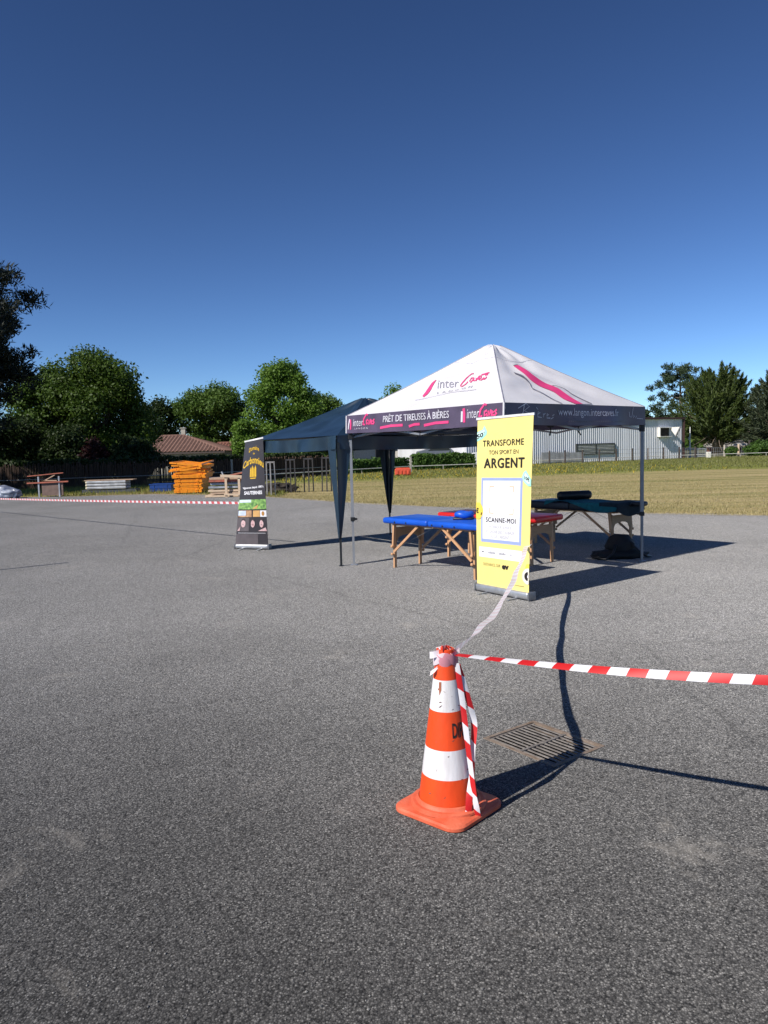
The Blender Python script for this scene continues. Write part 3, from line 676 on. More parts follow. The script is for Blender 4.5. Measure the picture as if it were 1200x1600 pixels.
def roof_face(c0, c1, E, pk, sag, wr=0.0, seed=0):
    c0 = Vector((c0.x, c0.y, E)); c1 = Vector((c1.x, c1.y, E))
    nr = (c1-c0).cross(pk-c0).normalized()
    if nr.z < 0: nr = -nr
    def at(eps):
        def S(s, t):
            p = c0.lerp(c1, s).lerp(pk, t)
            k = math.sin(math.pi*min(1, t))*math.sin(math.pi*s)
            edge = math.sin(math.pi*t)
            w = wr*mnoise.noise(Vector((s*4.0+seed, t*5.0, seed)))*min(1, 4*s, 4*(1-s))*min(1, 4*t)
            cap = 0.0
            if t > 0.94: cap = -0.06*((t-0.94)/0.06)**1.5
            return p+nr*(eps+w)+Vector((0, 0, -sag*k-sag*0.7*edge+cap))
        return S
    return at
SIDES = [(WL, WF), (WF, WR), (WR, WB), (WB, WL)]
roofs = []
mb = MB()
for i, (a, b) in enumerate(SIDES):
    at = roof_face(a, b, tE, peak, 0.035, 0.055, i*7.3); roofs.append(at); mb.grid(at(0), 28, 28)
canopy = mb.build('canopy', canvas_w, WT, smooth=True, angle=25)
pink = mat('print_pink', (0.70, 0.055, 0.20), rough=0.5, var=0.05); pink_l = mat('print_pale_pink', (0.80, 0.42, 0.52), rough=0.5)
grey_ink = mat('print_mid_grey', (0.20, 0.19, 0.22), rough=0.5)
seam = mat('seam_grey', (0.30, 0.29, 0.33), rough=0.7)
# lettering on the roof: side L-F is the sunny left side
def rs(at, eps):
    S = at(eps)
    def f(x, y):            # x along eave 0..1, y up the slope 0..1; keeps letters upright on the tapering panel
        xx = 0.5+(x-0.5)/max(0.05, (1-y)); return S(min(1, max(0, xx)), y)
    return f
def roof_uv(face, px, py):          # where a measured point of the print lies on roof panel 'face'
    a, b = SIDES[face]; c0, c1 = Vector((a.x, a.y, tE)), Vector((b.x, b.y, tE)); n_ = (c1-c0).cross(peak-c0)
    r_ = ray(px, py); o_ = Vector((0, 0, CAM_H)); t_ = (c0-o_).dot(n_)/r_.dot(n_); p = o_+r_*t_
    e1, e2 = (c1-c0).normalized(), None; h_ = peak-(c0+c1)/2; e2 = h_.normalized()
    v = (p-c0).dot(e2)/h_.length; x = (p-c0).dot(e1)/(c1-c0).length
    return (0.5+(x-0.5)/max(0.05, 1-v), v)
def uvl(face, pts): return [roof_uv(face, x, y) for x, y in pts]
def roof_stroke(mb, face, eps, pts, wpx):
    L_, R_ = [], []; P_ = [Vector(p) for p in pts]
    for i, p in enumerate(P_):
        d = (P_[min(i+1, len(P_)-1)]-P_[max(i-1, 0)]).normalized(); w_ = wpx[i] if isinstance(wpx, (list, tuple)) else wpx; n_ = Vector((-d.y, d.x))*w_/2; L_.append(p+n_); R_.append(p-n_)
    S_ = roofs[face](eps); vs_ = [S_(*roof_uv(face, q.x, q.y)) for q in L_+R_]; n_ = len(P_); mb.add(vs_, [(i, i+1, n_+i+1, n_+i) for i in range(n_-1)])
def roof_text(mb, face, eps, txt, BL, BR, TR, TL, **kw):
    S_ = roofs[face](eps); BL, BR, TR, TL = map(Vector, (BL, BR, TR, TL))
    def Q(u, v): q = BL*(1-u)*(1-v)+BR*u*(1-v)+TR*u*v+TL*(1-u)*v; return S_(*roof_uv(face, q.x, q.y))
    put_text(mb, Q, txt, 0, 1, 0, 1, **kw)
mb = MB()
roof_stroke(mb, 0, 0.008, [(660, 613.5), (666, 608), (672, 602), (677, 596), (680, 593), (682.5, 590.5)], [2.6, 4.2, 4.6, 3.8, 2.0, 0.9])
for st_ in ([(739, 580.5), (740.5, 578.5), (737, 579), (729, 585), (721, 591.5), (718, 595), (720, 596.5), (727, 593), (731, 590)],
            [(741, 586.5), (737, 586), (733.5, 590), (735, 592), (739, 589), (741.5, 586), (740, 590.5), (743, 590)],
            [(744.5, 586.5), (743.5, 590.5), (750, 584)],
            [(747.5, 588.5), (752.5, 586), (753, 583.5), (749.5, 584.5), (748, 589), (752, 589.5), (757, 586)],
            [(763, 581.5), (758.5, 582.5), (760.5, 585.5), (757, 588.5), (753.5, 588)], [(753, 582.5), (765, 578.5)]):
    roof_stroke(mb, 0, 0.008, st_, 1.5)
mb.build('lettering', pink, canopy)
mb = MB()
roof_text(mb, 0, 0.008, 'inter', (683.5, 602), (715, 596), (717.5, 587), (686.5, 591.5))
roof_text(mb, 0, 0.008, 'LANGON', (682.5, 610), (737, 600.5), (738, 597), (683.5, 606), spacing=1.9)
mb.build('lettering', mat('print_soft_grey', (0.30, 0.29, 0.34), rough=0.5), canopy)
mb = MB(); roof_stroke(mb, 0, 0.008, [(648, 620), (700, 611.5), (744, 604.5)], 0.8); mb.build('lettering', mat('print_pale_grey', (0.55, 0.53, 0.58), rough=0.5), canopy)
mb = MB(); PL_ = [(801, 567), (826, 586.5), (845, 598), (865, 610), (882, 622), (899, 632)]; PR_ = [(807.5, 567), (829, 581.5), (847, 590.5), (862, 598.5), (877, 610.5), (895, 622), (910, 632)]
def along(P_, t):
    P_ = [Vector(p) for p in P_]; Ls = [(P_[i+1]-P_[i]).length for i in range(len(P_)-1)]; d = t*sum(Ls)
    for i, l_ in enumerate(Ls):
        if d <= l_ or i == len(Ls)-1: return P_[i].lerp(P_[i+1], min(1, d/l_))
        d -= l_
def print_strip(mb, eps, A_, B_):
    S_ = roofs[1](eps)
    def f(u, v): q = along(A_, v).lerp(along(B_, v), u); return S_(*roof_uv(1, q.x, q.y))
    mb.grid(f, 6, 40)
print_strip(mb, 0.010, PL_, PR_); mb.build('bottle_print', pink, canopy)
mb = MB(); print_strip(mb, 0.008, [(862, 598.5), (877, 610.5), (895, 622), (910, 632)], [(862.5, 598.5), (876, 604.5), (890, 614.5), (906, 623), (924, 632)]); mb.build('bottle_print', MATS['print_pale_grey'], canopy)
for st_ in ([(801, 567), (807.5, 566.5)], [(802.5, 576.5), (815, 582), (824, 589), (829, 595), (830.5, 600), (857, 617), (878, 632)], [(804, 577.5), (818, 585.5), (826.5, 592)], [(862, 598.5), (868, 600), (876, 604.5), (890, 614.5), (906, 623), (924, 632)]):
    st2 = [along(st_, k/24) for k in range(25)]; mb = MB(); roof_stroke(mb, 1, 0.013, st2, 1.1); mb.build('bottle_outline', grey_ink, canopy)
# seams: hip piping and a seam ring under the peak
mb = MB()
for c in (WF, WR, WB, WL):
    S0 = roofs[1](0.004) if c is WF else None
for at, s_ in ((roofs[1], 0.0), (roofs[2], 0.0), (roofs[3], 0.0), (roofs[0], 0.0)):
    mb.tube([at(0.003)(s_, t/14*0.95) for t in range(15)], 0.006, n=5)
mb.build('hip_seam', seam, canopy)
mb = MB()
for at in roofs: mb.grid(lambda a, b, at=at: at(0.004)(a, 0.735+0.006*b), 10, 1)
mb.build('top_seam', mat('seam_pale', (0.62, 0.61, 0.66), rough=0.7), canopy)
# valances
VH = 0.255
def valance_at(a, b, i):
    a, b = Vector((a.x, a.y, tE)), Vector((b.x, b.y, tE)); d = (b-a).normalized(); out = Vector((d.y, -d.x, 0))
    def at(eps):
        def S(u, v):        # v 0 bottom .. 1 top
            p = a.lerp(b, u); drop = (1-v)
            wave = 0.022*drop*math.sin(9*u+i)+0.012*drop*math.sin(23*u+2*i)
            cat = -0.012*math.sin(math.pi*u)*drop
            return p+out*(0.012+eps+wave+0.012*drop)+Vector((0, 0, -VH*drop+cat-0.002))
        return S
    return at
vals = []
for i, (a, b) in enumerate(SIDES):
    at = valance_at(a, b, i*2.1); mb = MB(); mb.grid(at(0), 40, 6); vals.append((at, mb.build('valance', canvas_p, WT, smooth=True)))
val_w = mat('print_valance_white', (0.60, 0.58, 0.64), rough=0.5); val_w2 = mat('print_faint_white', (0.40, 0.38, 0.44), rough=0.5)
at, vo = vals[0]; V1 = at(0.006)
AS = tside/VH
mb = MB()
put_text(mb, V1, 'inter', 0.060, 0.136, 0.38, 0.76); put_text(mb, V1, 'LANGON', 0.075, 0.170, 0.20, 0.29, spacing=1.7)
put_bold(mb, at, 0.006, 'PRÊT DE TIREUSES À BIÈRES', 0.281, 0.705, 0.50, 0.92, 0.0008)
put_text(mb, V1, 'inter', 0.812, 0.880, 0.40, 0.82)
put_line(mb, V1, [(0.020, 0.22), (0.022, 0.50), (0.028, 0.80)], 0.10, asp=AS); put_line(mb, V1, [(0.781, 0.25), (0.781, 0.75)], 0.13, asp=AS)
mb.build('lettering', val_w, vo)
mb = MB()
put_line(mb, V1, [(0.040, 0.20), (0.039, 0.50), (0.034, 0.76)], 0.13, asp=AS); put_line(mb, V1, [(0.796, 0.22), (0.795, 0.60), (0.790, 0.88)], 0.16, asp=AS)
for o_, sc_ in ((0.130, 0.74), (0.876, 0.80)):      # brush-written word in pink
    for st_ in ([(0.05, 0.95), (0.035, 1.0), (0.012, 0.75), (0.008, 0.45), (0.028, 0.45)], [(0.056, 0.70), (0.040, 0.65), (0.042, 0.45), (0.056, 0.55), (0.060, 0.42)],
                [(0.064, 0.68), (0.070, 0.44), (0.082, 0.72)], [(0.082, 0.52), (0.098, 0.62), (0.088, 0.68), (0.086, 0.46), (0.102, 0.48)], [(0.118, 0.70), (0.106, 0.64), (0.116, 0.52), (0.104, 0.44)]):
        put_line(mb, V1, [(o_+u*sc_, v) for u, v in st_], 0.11, asp=AS)
for u0, u1 in ((0.262, 0.412), (0.449, 0.520), (0.548, 0.703)): put_line(mb, V1, [(u0, 0.22), ((u0+u1)/2, 0.30), (u1, 0.30)], 0.13, asp=AS)
mb.build('lettering', pink, vo)
at, vo = vals[1]; V2 = at(0.006); mb = MB()
put_text(mb, V2, 'www.langon.intercaves.fr', 0.335, 0.770, 0.36, 0.82, bold=0.0)
for st_ in ([(0.115, 0.95), (0.105, 0.60), (0.085, 0.30)], [(0.075, 0.75), (0.125, 0.98), (0.145, 0.85), (0.112, 0.65), (0.150, 0.50), (0.140, 0.35), (0.095, 0.35)],
            [(0.175, 0.60), (0.168, 0.38)], [(0.195, 0.50), (0.215, 0.58), (0.200, 0.62), (0.196, 0.38), (0.225, 0.36)], [(0.200, 0.72), (0.188, 0.82)],
            [(0.235, 0.55), (0.236, 0.36)], [(0.238, 0.48), (0.250, 0.56)], [(0.260, 0.46), (0.275, 0.50), (0.262, 0.55), (0.262, 0.34), (0.285, 0.34)], [(0.310, 0.50), (0.298, 0.46), (0.306, 0.38), (0.290, 0.30)],
            [(0.862, 0.70), (0.868, 0.45), (0.885, 0.42), (0.895, 0.95)], [(0.900, 0.55), (0.898, 0.38), (0.910, 0.50), (0.914, 0.36), (0.924, 0.50), (0.926, 0.36), (0.975, 0.33)]):
    put_line(mb, V2, st_, 0.036, asp=AS)
mb.build('lettering', mat('print_dim_white', (0.62, 0.60, 0.66), rough=0.5), vo)
mb = MB()
for k in range(34): put_rect(mb, V2, 0.40+k*0.0125, 0.17, 0.40+k*0.0125+0.008, 0.235, nu=1, nv=1)
mb.build('lettering', mat('print_faint', (0.13, 0.12, 0.15), rough=0.5), vo)
mb = MB(); mb.tube([vals[0][0](0.002)(1.0, v/6)+Vector((0.006, -0.008, 0)) for v in range(7)], 0.012, n=6); mb.tube([vals[0][0](0.002)(0.0, v/6) for v in range(7)], 0.012, n=6)
mb.build('corner_piping', canvas_w, WT)
# legs, clamps, feet
leg_grey = mat('leg_grey_paint', (0.27, 0.28, 0.30), rough=0.4, metal=0.3, var=0.05)
inn = Vector((tcx, tcy, 0))
for c in (WF, WR, WB, WL):
    d = (inn-c).normalized(); p = c+d*0.035
    mb = MB(); mb.bar(p+Vector((0, 0, 0.66)), p+Vector((0, 0, tE-0.08)), 0.042); mb.bar(p+Vector((0, 0, 0.012)), p+Vector((0, 0, 0.70)), 0.032)
    lg = mb.build('leg', leg_grey, WT)
    mb = MB(); mb.rbox(p+Vector((0, 0, 0.685)), (0.062, 0.062, 0.06), r=0.008, seg=2); mb.rbox(p+d*0.045+Vector((0, 0, 0.685)), (0.05, 0.03, 0.03), r=0.006, seg=1); mb.build('clamp', black_pl, lg)
    mb = MB(); mb.rbox(p+Vector((0, 0, tE-0.30)), (0.066, 0.066, 0.10), r=0.008, seg=2); mb.build('sliding_bracket', black_pl, lg)
    mb = MB(); mb.rbox(p+Vector((0, 0, 0.006)), (0.10, 0.10, 0.010), r=0.003, seg=1); mb.build('foot_plate', alu, lg)
mb = MB()
for a, b in SIDES:
    a2 = a.lerp(inn, 0.03); b2 = b.lerp(inn, 0.03); mid_ = a2.lerp(b2, 0.5)
    for p, q in ((a2, mid_), (mid_, b2)):
        zt, zb = tE-0.10, tE-0.32
        mb.bar(Vector((p.x, p.y, zt)), Vector((q.x, q.y, zb)), 0.014, 0.026); mb.bar(Vector((p.x, p.y, zb))+Vector((0.012, 0.012, 0)), Vector((q.x, q.y, zt))+Vector((0.012, 0.012, 0)), 0.014, 0.026)
for a, b in SIDES:
    mid_ = a.lerp(b, 0.5).lerp(inn, 0.03)
    mb.bar(Vector((mid_.x, mid_.y, tE-0.12)), Vector((tcx, tcy, tE+0.18)), 0.014, 0.026)
mb.bar(Vector((tcx, tcy, tE+0.10)), Vector((tcx, tcy, tP-0.06)), 0.036)
mb.build('scissor_frame', leg_grey, WT)
def strap(p, n):
    mb = MB(); mb.rbox(Vector(p), (0.09, 0.04, 0.03), r=0.006, seg=1)
    mb.tube([Vector(p), Vector(p)+Vector((0.004, 0, -0.07)), Vector(p)+Vector((-0.01, 0.01, -0.13)), Vector(p)+Vector((0.03, 0, -0.19))][:n], 0.009, n=6); mb.build('strap', black_pl, WT)
strap(D(652, 674, 10.3), 3); strap(D(689, 679, 10.2)+Vector((0, 0, 0)), 2); strap(D(904, 657, 10.0), 4); strap(D(860, 666, 10.6), 3); strap(D(712, 668, 9.9), 1)

# ------------------------------------------------------------------ navy gazebo
NA = Vector((-0.655, 11.10, 0)); ndir = Vector((-0.566, 0.824, 0)).normalized(); nside = 3.0
NB = NA+Vector((ndir.y, -ndir.x, 0))*nside; NL = NA+ndir*nside; NK = NB+ndir*nside
NT = thing('pop_up_gazebo', 'navy blue gazebo with tapered corner drapes standing behind the white one', 'gazebo', ((NA+NK)/2)[:], world=True)
navy = mat('navy_polyester', (0.013, 0.030, 0.052), rough=0.34, scale=3, var=0.12, bump=0.30, bscale=4)
nE, nP = 1.92, 2.63; npk = (NA+NK)/2+Vector((0, 0, nP))
NS = [(NA, NB), (NB, NK), (NK, NL), (NL, NA)]
mb = MB()
for i, (a, b) in enumerate(NS):
    mb.grid(roof_face(a, b, nE, npk, 0.045, 0.05, 3.7*i)(0), 24, 24)
ncan = mb.build('canopy', navy, NT, smooth=True, angle=20)
for i, (a, b) in enumerate(NS):
    a3, b3 = Vector((a.x, a.y, nE)), Vector((b.x, b.y, nE)); d = (b3-a3).normalized(); out = Vector((d.y, -d.x, 0))
    mb = MB(); mb.grid(lambda u, v: a3.lerp(b3, u)+out*(0.010+0.03*(1-v)*math.sin(17*u+i)+0.015*(1-v)*math.sin(41*u)+0.012*math.sin(7*u)*v)+Vector((0, 0, -0.20*(1-v)-0.03*math.sin(math.pi*u))), 60, 5)
    mb.build('valance', navy, NT, smooth=True)
nleg = mat('leg_dark_steel', (0.025, 0.027, 0.03), rough=0.4, metal=0.3)
for i, c in enumerate((NA, NB, NK, NL)):
    ci = c.lerp((NA+NK)/2, 0.012); mb = MB(); mb.bar(ci+Vector((0, 0, 0.01)), ci+Vector((0, 0, nE-0.02)), 0.032); lg = mb.build('leg', nleg, NT)
    mb = MB(); mb.rbox(ci+Vector((0, 0, 0.006)), (0.07, 0.07, 0.010), r=0.003, seg=1); mb.build('foot_plate', nleg, lg)
    nb_ = [(NB, NL), (NK, NA), (NL, NB), (NA, NK)][i]
    mb = MB()
    for o_ in nb_:
        d = (o_-c).normalized(); out = Vector((d.y, -d.x, 0))
        if out.dot(c-(NA+NK)/2) < 0: out = -out
        def dr(u, v, d=d, out=out):
            z = 0.42+(nE-0.10-0.42)*v; w = 0.035+0.20*v**0.9
            return c+d*(w*u-0.024)+out*(0.022+0.018*math.sin(6*u+2*v)*v)+Vector((0, 0, z))
        mb.grid(dr, 6, 16)
    mb.build('corner_drape', navy, NT, smooth=True)
mb = MB()
for a, b in NS:
    a2 = a.lerp((NA+NK)/2, 0.03); b2 = b.lerp((NA+NK)/2, 0.03); mid_ = a2.lerp(b2, 0.5)
    for p, q in ((a2, mid_), (mid_, b2)):
        mb.bar(Vector((p.x, p.y, nE-0.06)), Vector((q.x, q.y, nE-0.17)), 0.012, 0.02); mb.bar(Vector((p.x, p.y, nE-0.17)), Vector((q.x, q.y, nE-0.06)), 0.012, 0.02)
mb.build('scissor_frame', nleg, NT)

# ------------------------------------------------------------------ massage tables
beech = mat('beech_wood', (0.50, 0.27, 0.135), rough=0.5, scale=4, col2=(0.60, 0.34, 0.18), stretch=(8, 8, 1.2))
ply = mat('plywood_panel', (0.34, 0.20, 0.10), rough=0.55, scale=5, col2=(0.42, 0.26, 0.14), stretch=(2, 2, 9))
wire = mat('steel_wire', (0.25, 0.25, 0.26), rough=0.4, metal=0.6)
def massage_table(label, x, y, yaw, mvinyl, ztop=0.71, thick=0.085, length=1.86, width=0.70):
    T = thing('massage_table', label, 'massage table', (x, y, 0), yaw, group='folding massage tables under the gazebo')
    mb = MB(); hl = length/2
    zc = ztop-thick/2
    mb.rbox((-hl/2-0.001, 0, zc), (hl-0.004, width, thick), r=0.032, seg=4); a = mb.build('cushion', mvinyl, T, smooth=True, angle=60)
    mb = MB(); mb.rbox((hl/2+0.001, 0, zc), (hl-0.004, width, thick), r=0.032, seg=4); mb.build('cushion', mvinyl, T, smooth=True, angle=60)
    zb = ztop-thick
    mb = MB()
    for s_ in (-1, 1): mb.box((0, s_*(width/2-0.12), zb-0.012), (length-0.24, 0.02, 0.03)); mb.box((s_*(hl-0.14), 0, zb-0.012), (0.02, width-0.26, 0.03))
    mb.build('rail', beech, T)
    lx, ly = 0.775, 0.275
    for sx in (-1, 1):
        for sy in (-1, 1):
            mb = MB(); X, Y = sx*lx, sy*ly
            mb.bar((X-sx*0.03, Y, zb), (X, Y, 0.30), 0.032, 0.048); mb.bar((X+sx*0.004, Y-sy*0.028, 0.36), (X+sx*0.012, Y-sy*0.028, 0.0), 0.030, 0.042)
            lg = mb.build('leg', beech, T)
            for z in (0.20, 0.31):
                mb = MB(); mb.rbox((X+0.005*sx, Y+sy*0.030, z), (0.040, 0.032, 0.040), r=0.012, seg=2); mb.build('knob', beech, lg, smooth=True, angle=50)
            mb = MB(); mb.bar((X-sx*0.02, Y+sy*0.005, 0.24), (sx*0.24, Y+sy*0.012, zb-0.01), 0.020, 0.034); mb.build('brace', beech, T)
        # end panel with an arched lower edge
        w = ly-0.014; z1 = zb-0.06; o = [(-w, z1), (w, z1), (w, z1-0.24), (w-0.05, z1-0.20)]+[(0.20*math.cos(t)*0.98, z1-0.17+0.055*math.sin(t)) for t in [math.pi*k/10 for k in range(11)]]+[(-w+0.05, z1-0.20), (-w, z1-0.24)]
        mb = MB(); mb.prism([(p[0], p[1]) for p in o], -0.009, 0.009, xf=Matrix(((0, 0, 1, sx*(lx+0.0)), (1, 0, 0, 0), (0, 1, 0, 0), (0, 0, 0, 1))))
        mb.build('end_panel', ply, T)
    mb = MB()
    for sy in (-1, 1):
        mb.tube([(-0.72, sy*0.24, 0.30), (0, sy*0.20, zb-0.02), (0.72, sy*0.24, 0.30)], 0.003, n=4)
    mb.build('cable', wire, T)
    mb = MB()
    for k in (-0.66, -0.42, 0.10, 0.30, 0.52): mb.rbox((k, -width/2-0.001, zc-0.012), (0.024, 0.010, 0.024), r=0.006, seg=2)
    mb.build('grommet', black_pl, T)
    return T
vb = mat('vinyl_blue', (0.006, 0.085, 0.52), rough=0.38, scale=5, var=0.06, bump=0.05, bscale=12)
vr = mat('vinyl_red', (0.55, 0.014, 0.014), rough=0.38, scale=5, var=0.06, bump=0.05, bscale=12)
vg = mat('vinyl_dark_navy', (0.010, 0.012, 0.024), rough=0.42, scale=5, var=0.10, bump=0.05, bscale=12)
TBy, TRy, TGy = math.radians(-49.9), math.radians(-46.9), math.radians(-51.6)
massage_table('bright blue padded massage table with beech legs left of the yellow banner', 0.836, 10.41, TBy, vb, ztop=0.725)
massage_table('red padded massage table half hidden behind the yellow banner', 1.72, 11.42, TRy, vr, ztop=0.70)
massage_table('dark navy padded massage table with teal towel and plywood end panel', 3.325, 12.75, TGy, vg, ztop=0.75, thick=0.13)
# loose face cushion on the blue table
def loc2w(x, y, yaw, a, b, z): return Vector((x+math.cos(yaw)*a-math.sin(yaw)*b, y+math.sin(yaw)*a+math.cos(yaw)*b, z))
hp = loc2w(0.836, 10.41, TBy, 0.24, 0.12, 0.725)
H = thing('headrest', 'blue padded horseshoe face cushion lying on the blue massage table', 'headrest', hp, TBy+0.6)
mb = MB(); mb.rbox((0, 0, 0.014), (0.26, 0.24, 0.028), r=0.01, seg=2); mb.build('base_plate', vg, H, smooth=True, angle=50)
mb = MB()
pp = [(0.105*math.cos(t), 0.105*math.sin(t), 0.062+0.008*math.cos(3*t)) for t in [math.radians(-150+300*k/18) for k in range(19)]]
mb.tube(pp, [0.034]+[0.043]*17+[0.034], n=12); mb.build('ring_cushion', vb, H, smooth=True)
# bolster and towel on the dark table
bp_ = loc2w(3.325, 12.75, TGy, -0.22, 0.10, 0.757+0.078)
BO = thing('bolster', 'black cylindrical bolster cushion lying on the teal towel', 'bolster', bp_, math.radians(14))
mb = MB(); mb.tube([(-0.31, 0, 0), (-0.30, 0, 0), (-0.27, 0, 0), (0.27, 0, 0), (0.30, 0, 0), (0.31, 0, 0)], [0.035, 0.060, 0.076, 0.076, 0.060, 0.035], n=20)
mb.build('roll', mat('vinyl_black', (0.008, 0.008, 0.010), rough=0.4, bump=0.05, bscale=14), BO, smooth=True, angle=60)
TW = thing('towel', 'teal towel spread over the dark massage table', 'towel', (3.325, 12.75, 0), TGy)
mb = MB()
def tow(u, v):
    a = -0.50+1.42*u+0.05*math.sin(5*v); b = -0.40+0.70*v+0.05*math.sin(6*u)
    z = 0.757+0.006*math.sin(11*u+3*v)+0.006*math.sin(17*v+u*4)+0.004
    hang_ = max(0, -0.35-b)+0
    b2 = max(b, -0.362); z -= hang_*1.6
    ov = max(0, a-0.915); 
    return Vector((min(a, 0.945), b2, z-ov*2))
mb.grid(tow, 50, 26); mb.build('cloth', mat('towel_teal', (0.004, 0.12, 0.15), rough=0.9, scale=20, var=0.12, bump=0.4, bscale=120), TW, smooth=True)
DT = thing('towel', 'dark blue towel hanging over the right end of the dark massage table', 'towel', (3.325, 12.75, 0), TGy)
mb = MB()
def tow2(u, v):
    s_ = -0.42+0.84*u; b = max(-0.372, min(0.372, s_)); a = 0.62+0.33*min(1, v*1.7)
    dz = max(0, v-0.55)*0.50*(1-0.55*(2*u-1)**2)+max(0, abs(s_)-0.372)*1.2
    return Vector((a+0.012*math.sin(9*u)*v, b+0.006*math.sin(20*v), 0.768-dz))
mb.grid(tow2, 30, 20); mb.build('cloth', mat('towel_navy', (0.008, 0.022, 0.034), rough=0.95, scale=20, var=0.15, bump=0.4, bscale=120), DT, smooth=True)
CR = thing('face_cradle', 'black padded face cradle pushed onto the end of the dark massage table', 'headrest', loc2w(3.325, 12.75, TGy, 1.02, 0.05, 0.74), TGy)
mb = MB(); mb.rbox((0.05, 0, 0.0), (0.17, 0.26, 0.075), r=0.035, seg=4); mb.build('pad', MATS['vinyl_black'], CR, smooth=True, angle=60)
mb = MB(); mb.bar((-0.16, -0.08, -0.03), (0.06, -0.08, -0.03), 0.02); mb.bar((-0.16, 0.08, -0.03), (0.06, 0.08, -0.03), 0.02); mb.build('fork', black_pl, CR)
# bag
bgp = G(974, 874)
BG = thing('backpack', 'black backpack slumped on the asphalt by the right gazebo leg', 'backpack', bgp+Vector((0, 0.2, 0)), 0.1)
cloth_b = mat('black_nylon', (0.006, 0.006, 0.007), rough=0.7, scale=14, var=0.2, bump=0.3, bscale=30)
mb = MB(); mb.blob((0.02, 0.02, 0.16), (0.22, 0.17, 0.19), seed=2, amp=0.22, freq=2.2, flat=0.002); mb.build('pack_body', cloth_b, BG, smooth=True)
mb = MB(); mb.blob((-0.02, -0.04, 0.05), (0.41, 0.20, 0.085), seed=5, amp=0.35, freq=2.8, flat=0.002); mb.build('front_pocket', cloth_b, BG, smooth=True)
mb = MB(); mb.tube([(-0.10, -0.13, 0.22), (-0.18, -0.22, 0.10), (-0.30, -0.24, 0.02), (-0.40, -0.16, 0.015)], 0.016, n=6); mb.tube([(0.12, -0.10, 0.24), (0.24, -0.18, 0.10), (0.34, -0.20, 0.03), (0.44, -0.10, 0.02)], 0.016, n=6)
mb.build('shoulder_strap', black_pl, BG, smooth=True)

# ------------------------------------------------------------------ stacked yellow barriers
yel = mat('barrier_yellow', (0.82, 0.27, 0.006), rough=0.42, scale=6, var=0.08, bump=0.04)
def barrier_proto():
    T = thing('crowd_barrier', 'yellow barrier', 'crowd barrier', (0, 0, 0))
    w, l, t = 1.20, 2.05, 0.075; mb = MB()
    for s_ in (-1, 1): mb.box((0, s_*(l/2-0.03), t/2), (w, 0.06, t-0.003)); mb.box((s_*(w/2-0.03), 0, t/2), (0.06, l-0.12, t-0.004))
    mb.build('frame', yel, T)
    mb = MB()
    for k in range(11): y = -l/2+0.20+(l-0.40)*k/10; mb.bar((-w/2+0.06, y, t/2), (w/2-0.06, y, t/2), 0.03, 0.026)
    mb.build('bars', yel, T)
    for s_ in (-1, 1):
        mb = MB(); mb.box((s_*0.40, -l/2-0.012, t/2), (0.10, 0.022, t-0.03)); mb.build('hook', yel, T)
    return T
bpos = G(292, 772); byaw = math.radians(4); proto = barrier_proto(); first = True; rr = random.Random(4); nlow, nup = 8, 9
lvl = ['lowest', 'second', 'third', 'fourth', 'fifth', 'sixth', 'seventh', 'top']
zz = 0.06
for k in range(nlow+nup):
    o = proto if k == 0 else copy_tree(proto)
    if k < nlow:
        o.location = (bpos.x+0.03*rr.uniform(-1, 1), bpos.y+1.02+0.02*rr.uniform(-1, 1), zz); o.rotation_euler = (0, 0, byaw+0.012*rr.uniform(-1, 1)); zz += 0.0765
        o['label'] = 'yellow barrier lying %s from the ground in the neat lower half of the yellow stack' % lvl[k] if k else 'yellow barrier lying lowest in the neat lower half of the yellow stack'
    else:
        j = k-nlow; o.scale = (1.20, 1.0, 1.0)
        o.location = (bpos.x+0.06+0.06*rr.uniform(-1, 1)*(j > 1), bpos.y+1.03+0.06*rr.uniform(-1, 1), zz+0.03+0.0*j)
        tilt = 0.0 if j < 3 else (j-2)*0.030*(1 if j % 2 else -0.7); o.rotation_euler = (0.01*rr.uniform(-1, 1)*j, -tilt, byaw+0.03*j*rr.uniform(-1, 1)); zz += 0.0765 if j < 3 else 0.070
        o['label'] = 'yellow barrier laid askew, %s up in the untidy upper half of the yellow stack' % ['first', 'second', 'third', 'fourth', 'fifth', 'sixth', 'seventh', 'eighth', 'ninth'][j]
    o['group'] = 'yellow barriers piled at the edge of the asphalt'
# blue crate
wood = mat('weathered_wood', (0.36, 0.24, 0.16), rough=0.8, scale=6, col2=(0.52, 0.38, 0.27), stretch=(1.5, 12, 12)); wood_l = mat('pale_wood', (0.55, 0.40, 0.27), rough=0.75, scale=6, col2=(0.68, 0.53, 0.38), stretch=(2, 10, 10))
red_b = mat('reddish_board', (0.35, 0.10, 0.06), rough=0.7, scale=5, var=0.15); brownb = mat('brown_board', (0.16, 0.105, 0.085), rough=0.75, scale=5, var=0.12)
steel = mat('galvanised_steel', (0.36, 0.38, 0.41), rough=0.5, metal=0.4, scale=4, var=0.12)
p = G(250, 769); CB = thing('crate', 'dark blue plastic crate on the grass edge left of the yellow stack', 'crate', p+Vector((0, 0.4, 0)), 0.05)
blue_p = mat('crate_blue', (0.006, 0.045, 0.22), rough=0.45, var=0.08); mb = MB()
for s_ in (-1, 1): mb.box((0, s_*0.33, 0.2), (1.0, 0.03, 0.36)); mb.box((s_*0.49, 0, 0.2), (0.03, 0.63, 0.36)); mb.box((0, s_*0.35, 0.37), (1.06, 0.025, 0.05)); mb.box((0, s_*0.35, 0.19), (1.02, 0.022, 0.03)); mb.box((s_*0.30, -0.352, 0.2), (0.03, 0.022, 0.33))
mb.box((0, 0, 0.035), (0.95, 0.63, 0.03)); mb.build('box', blue_p, CB)
mb = MB()
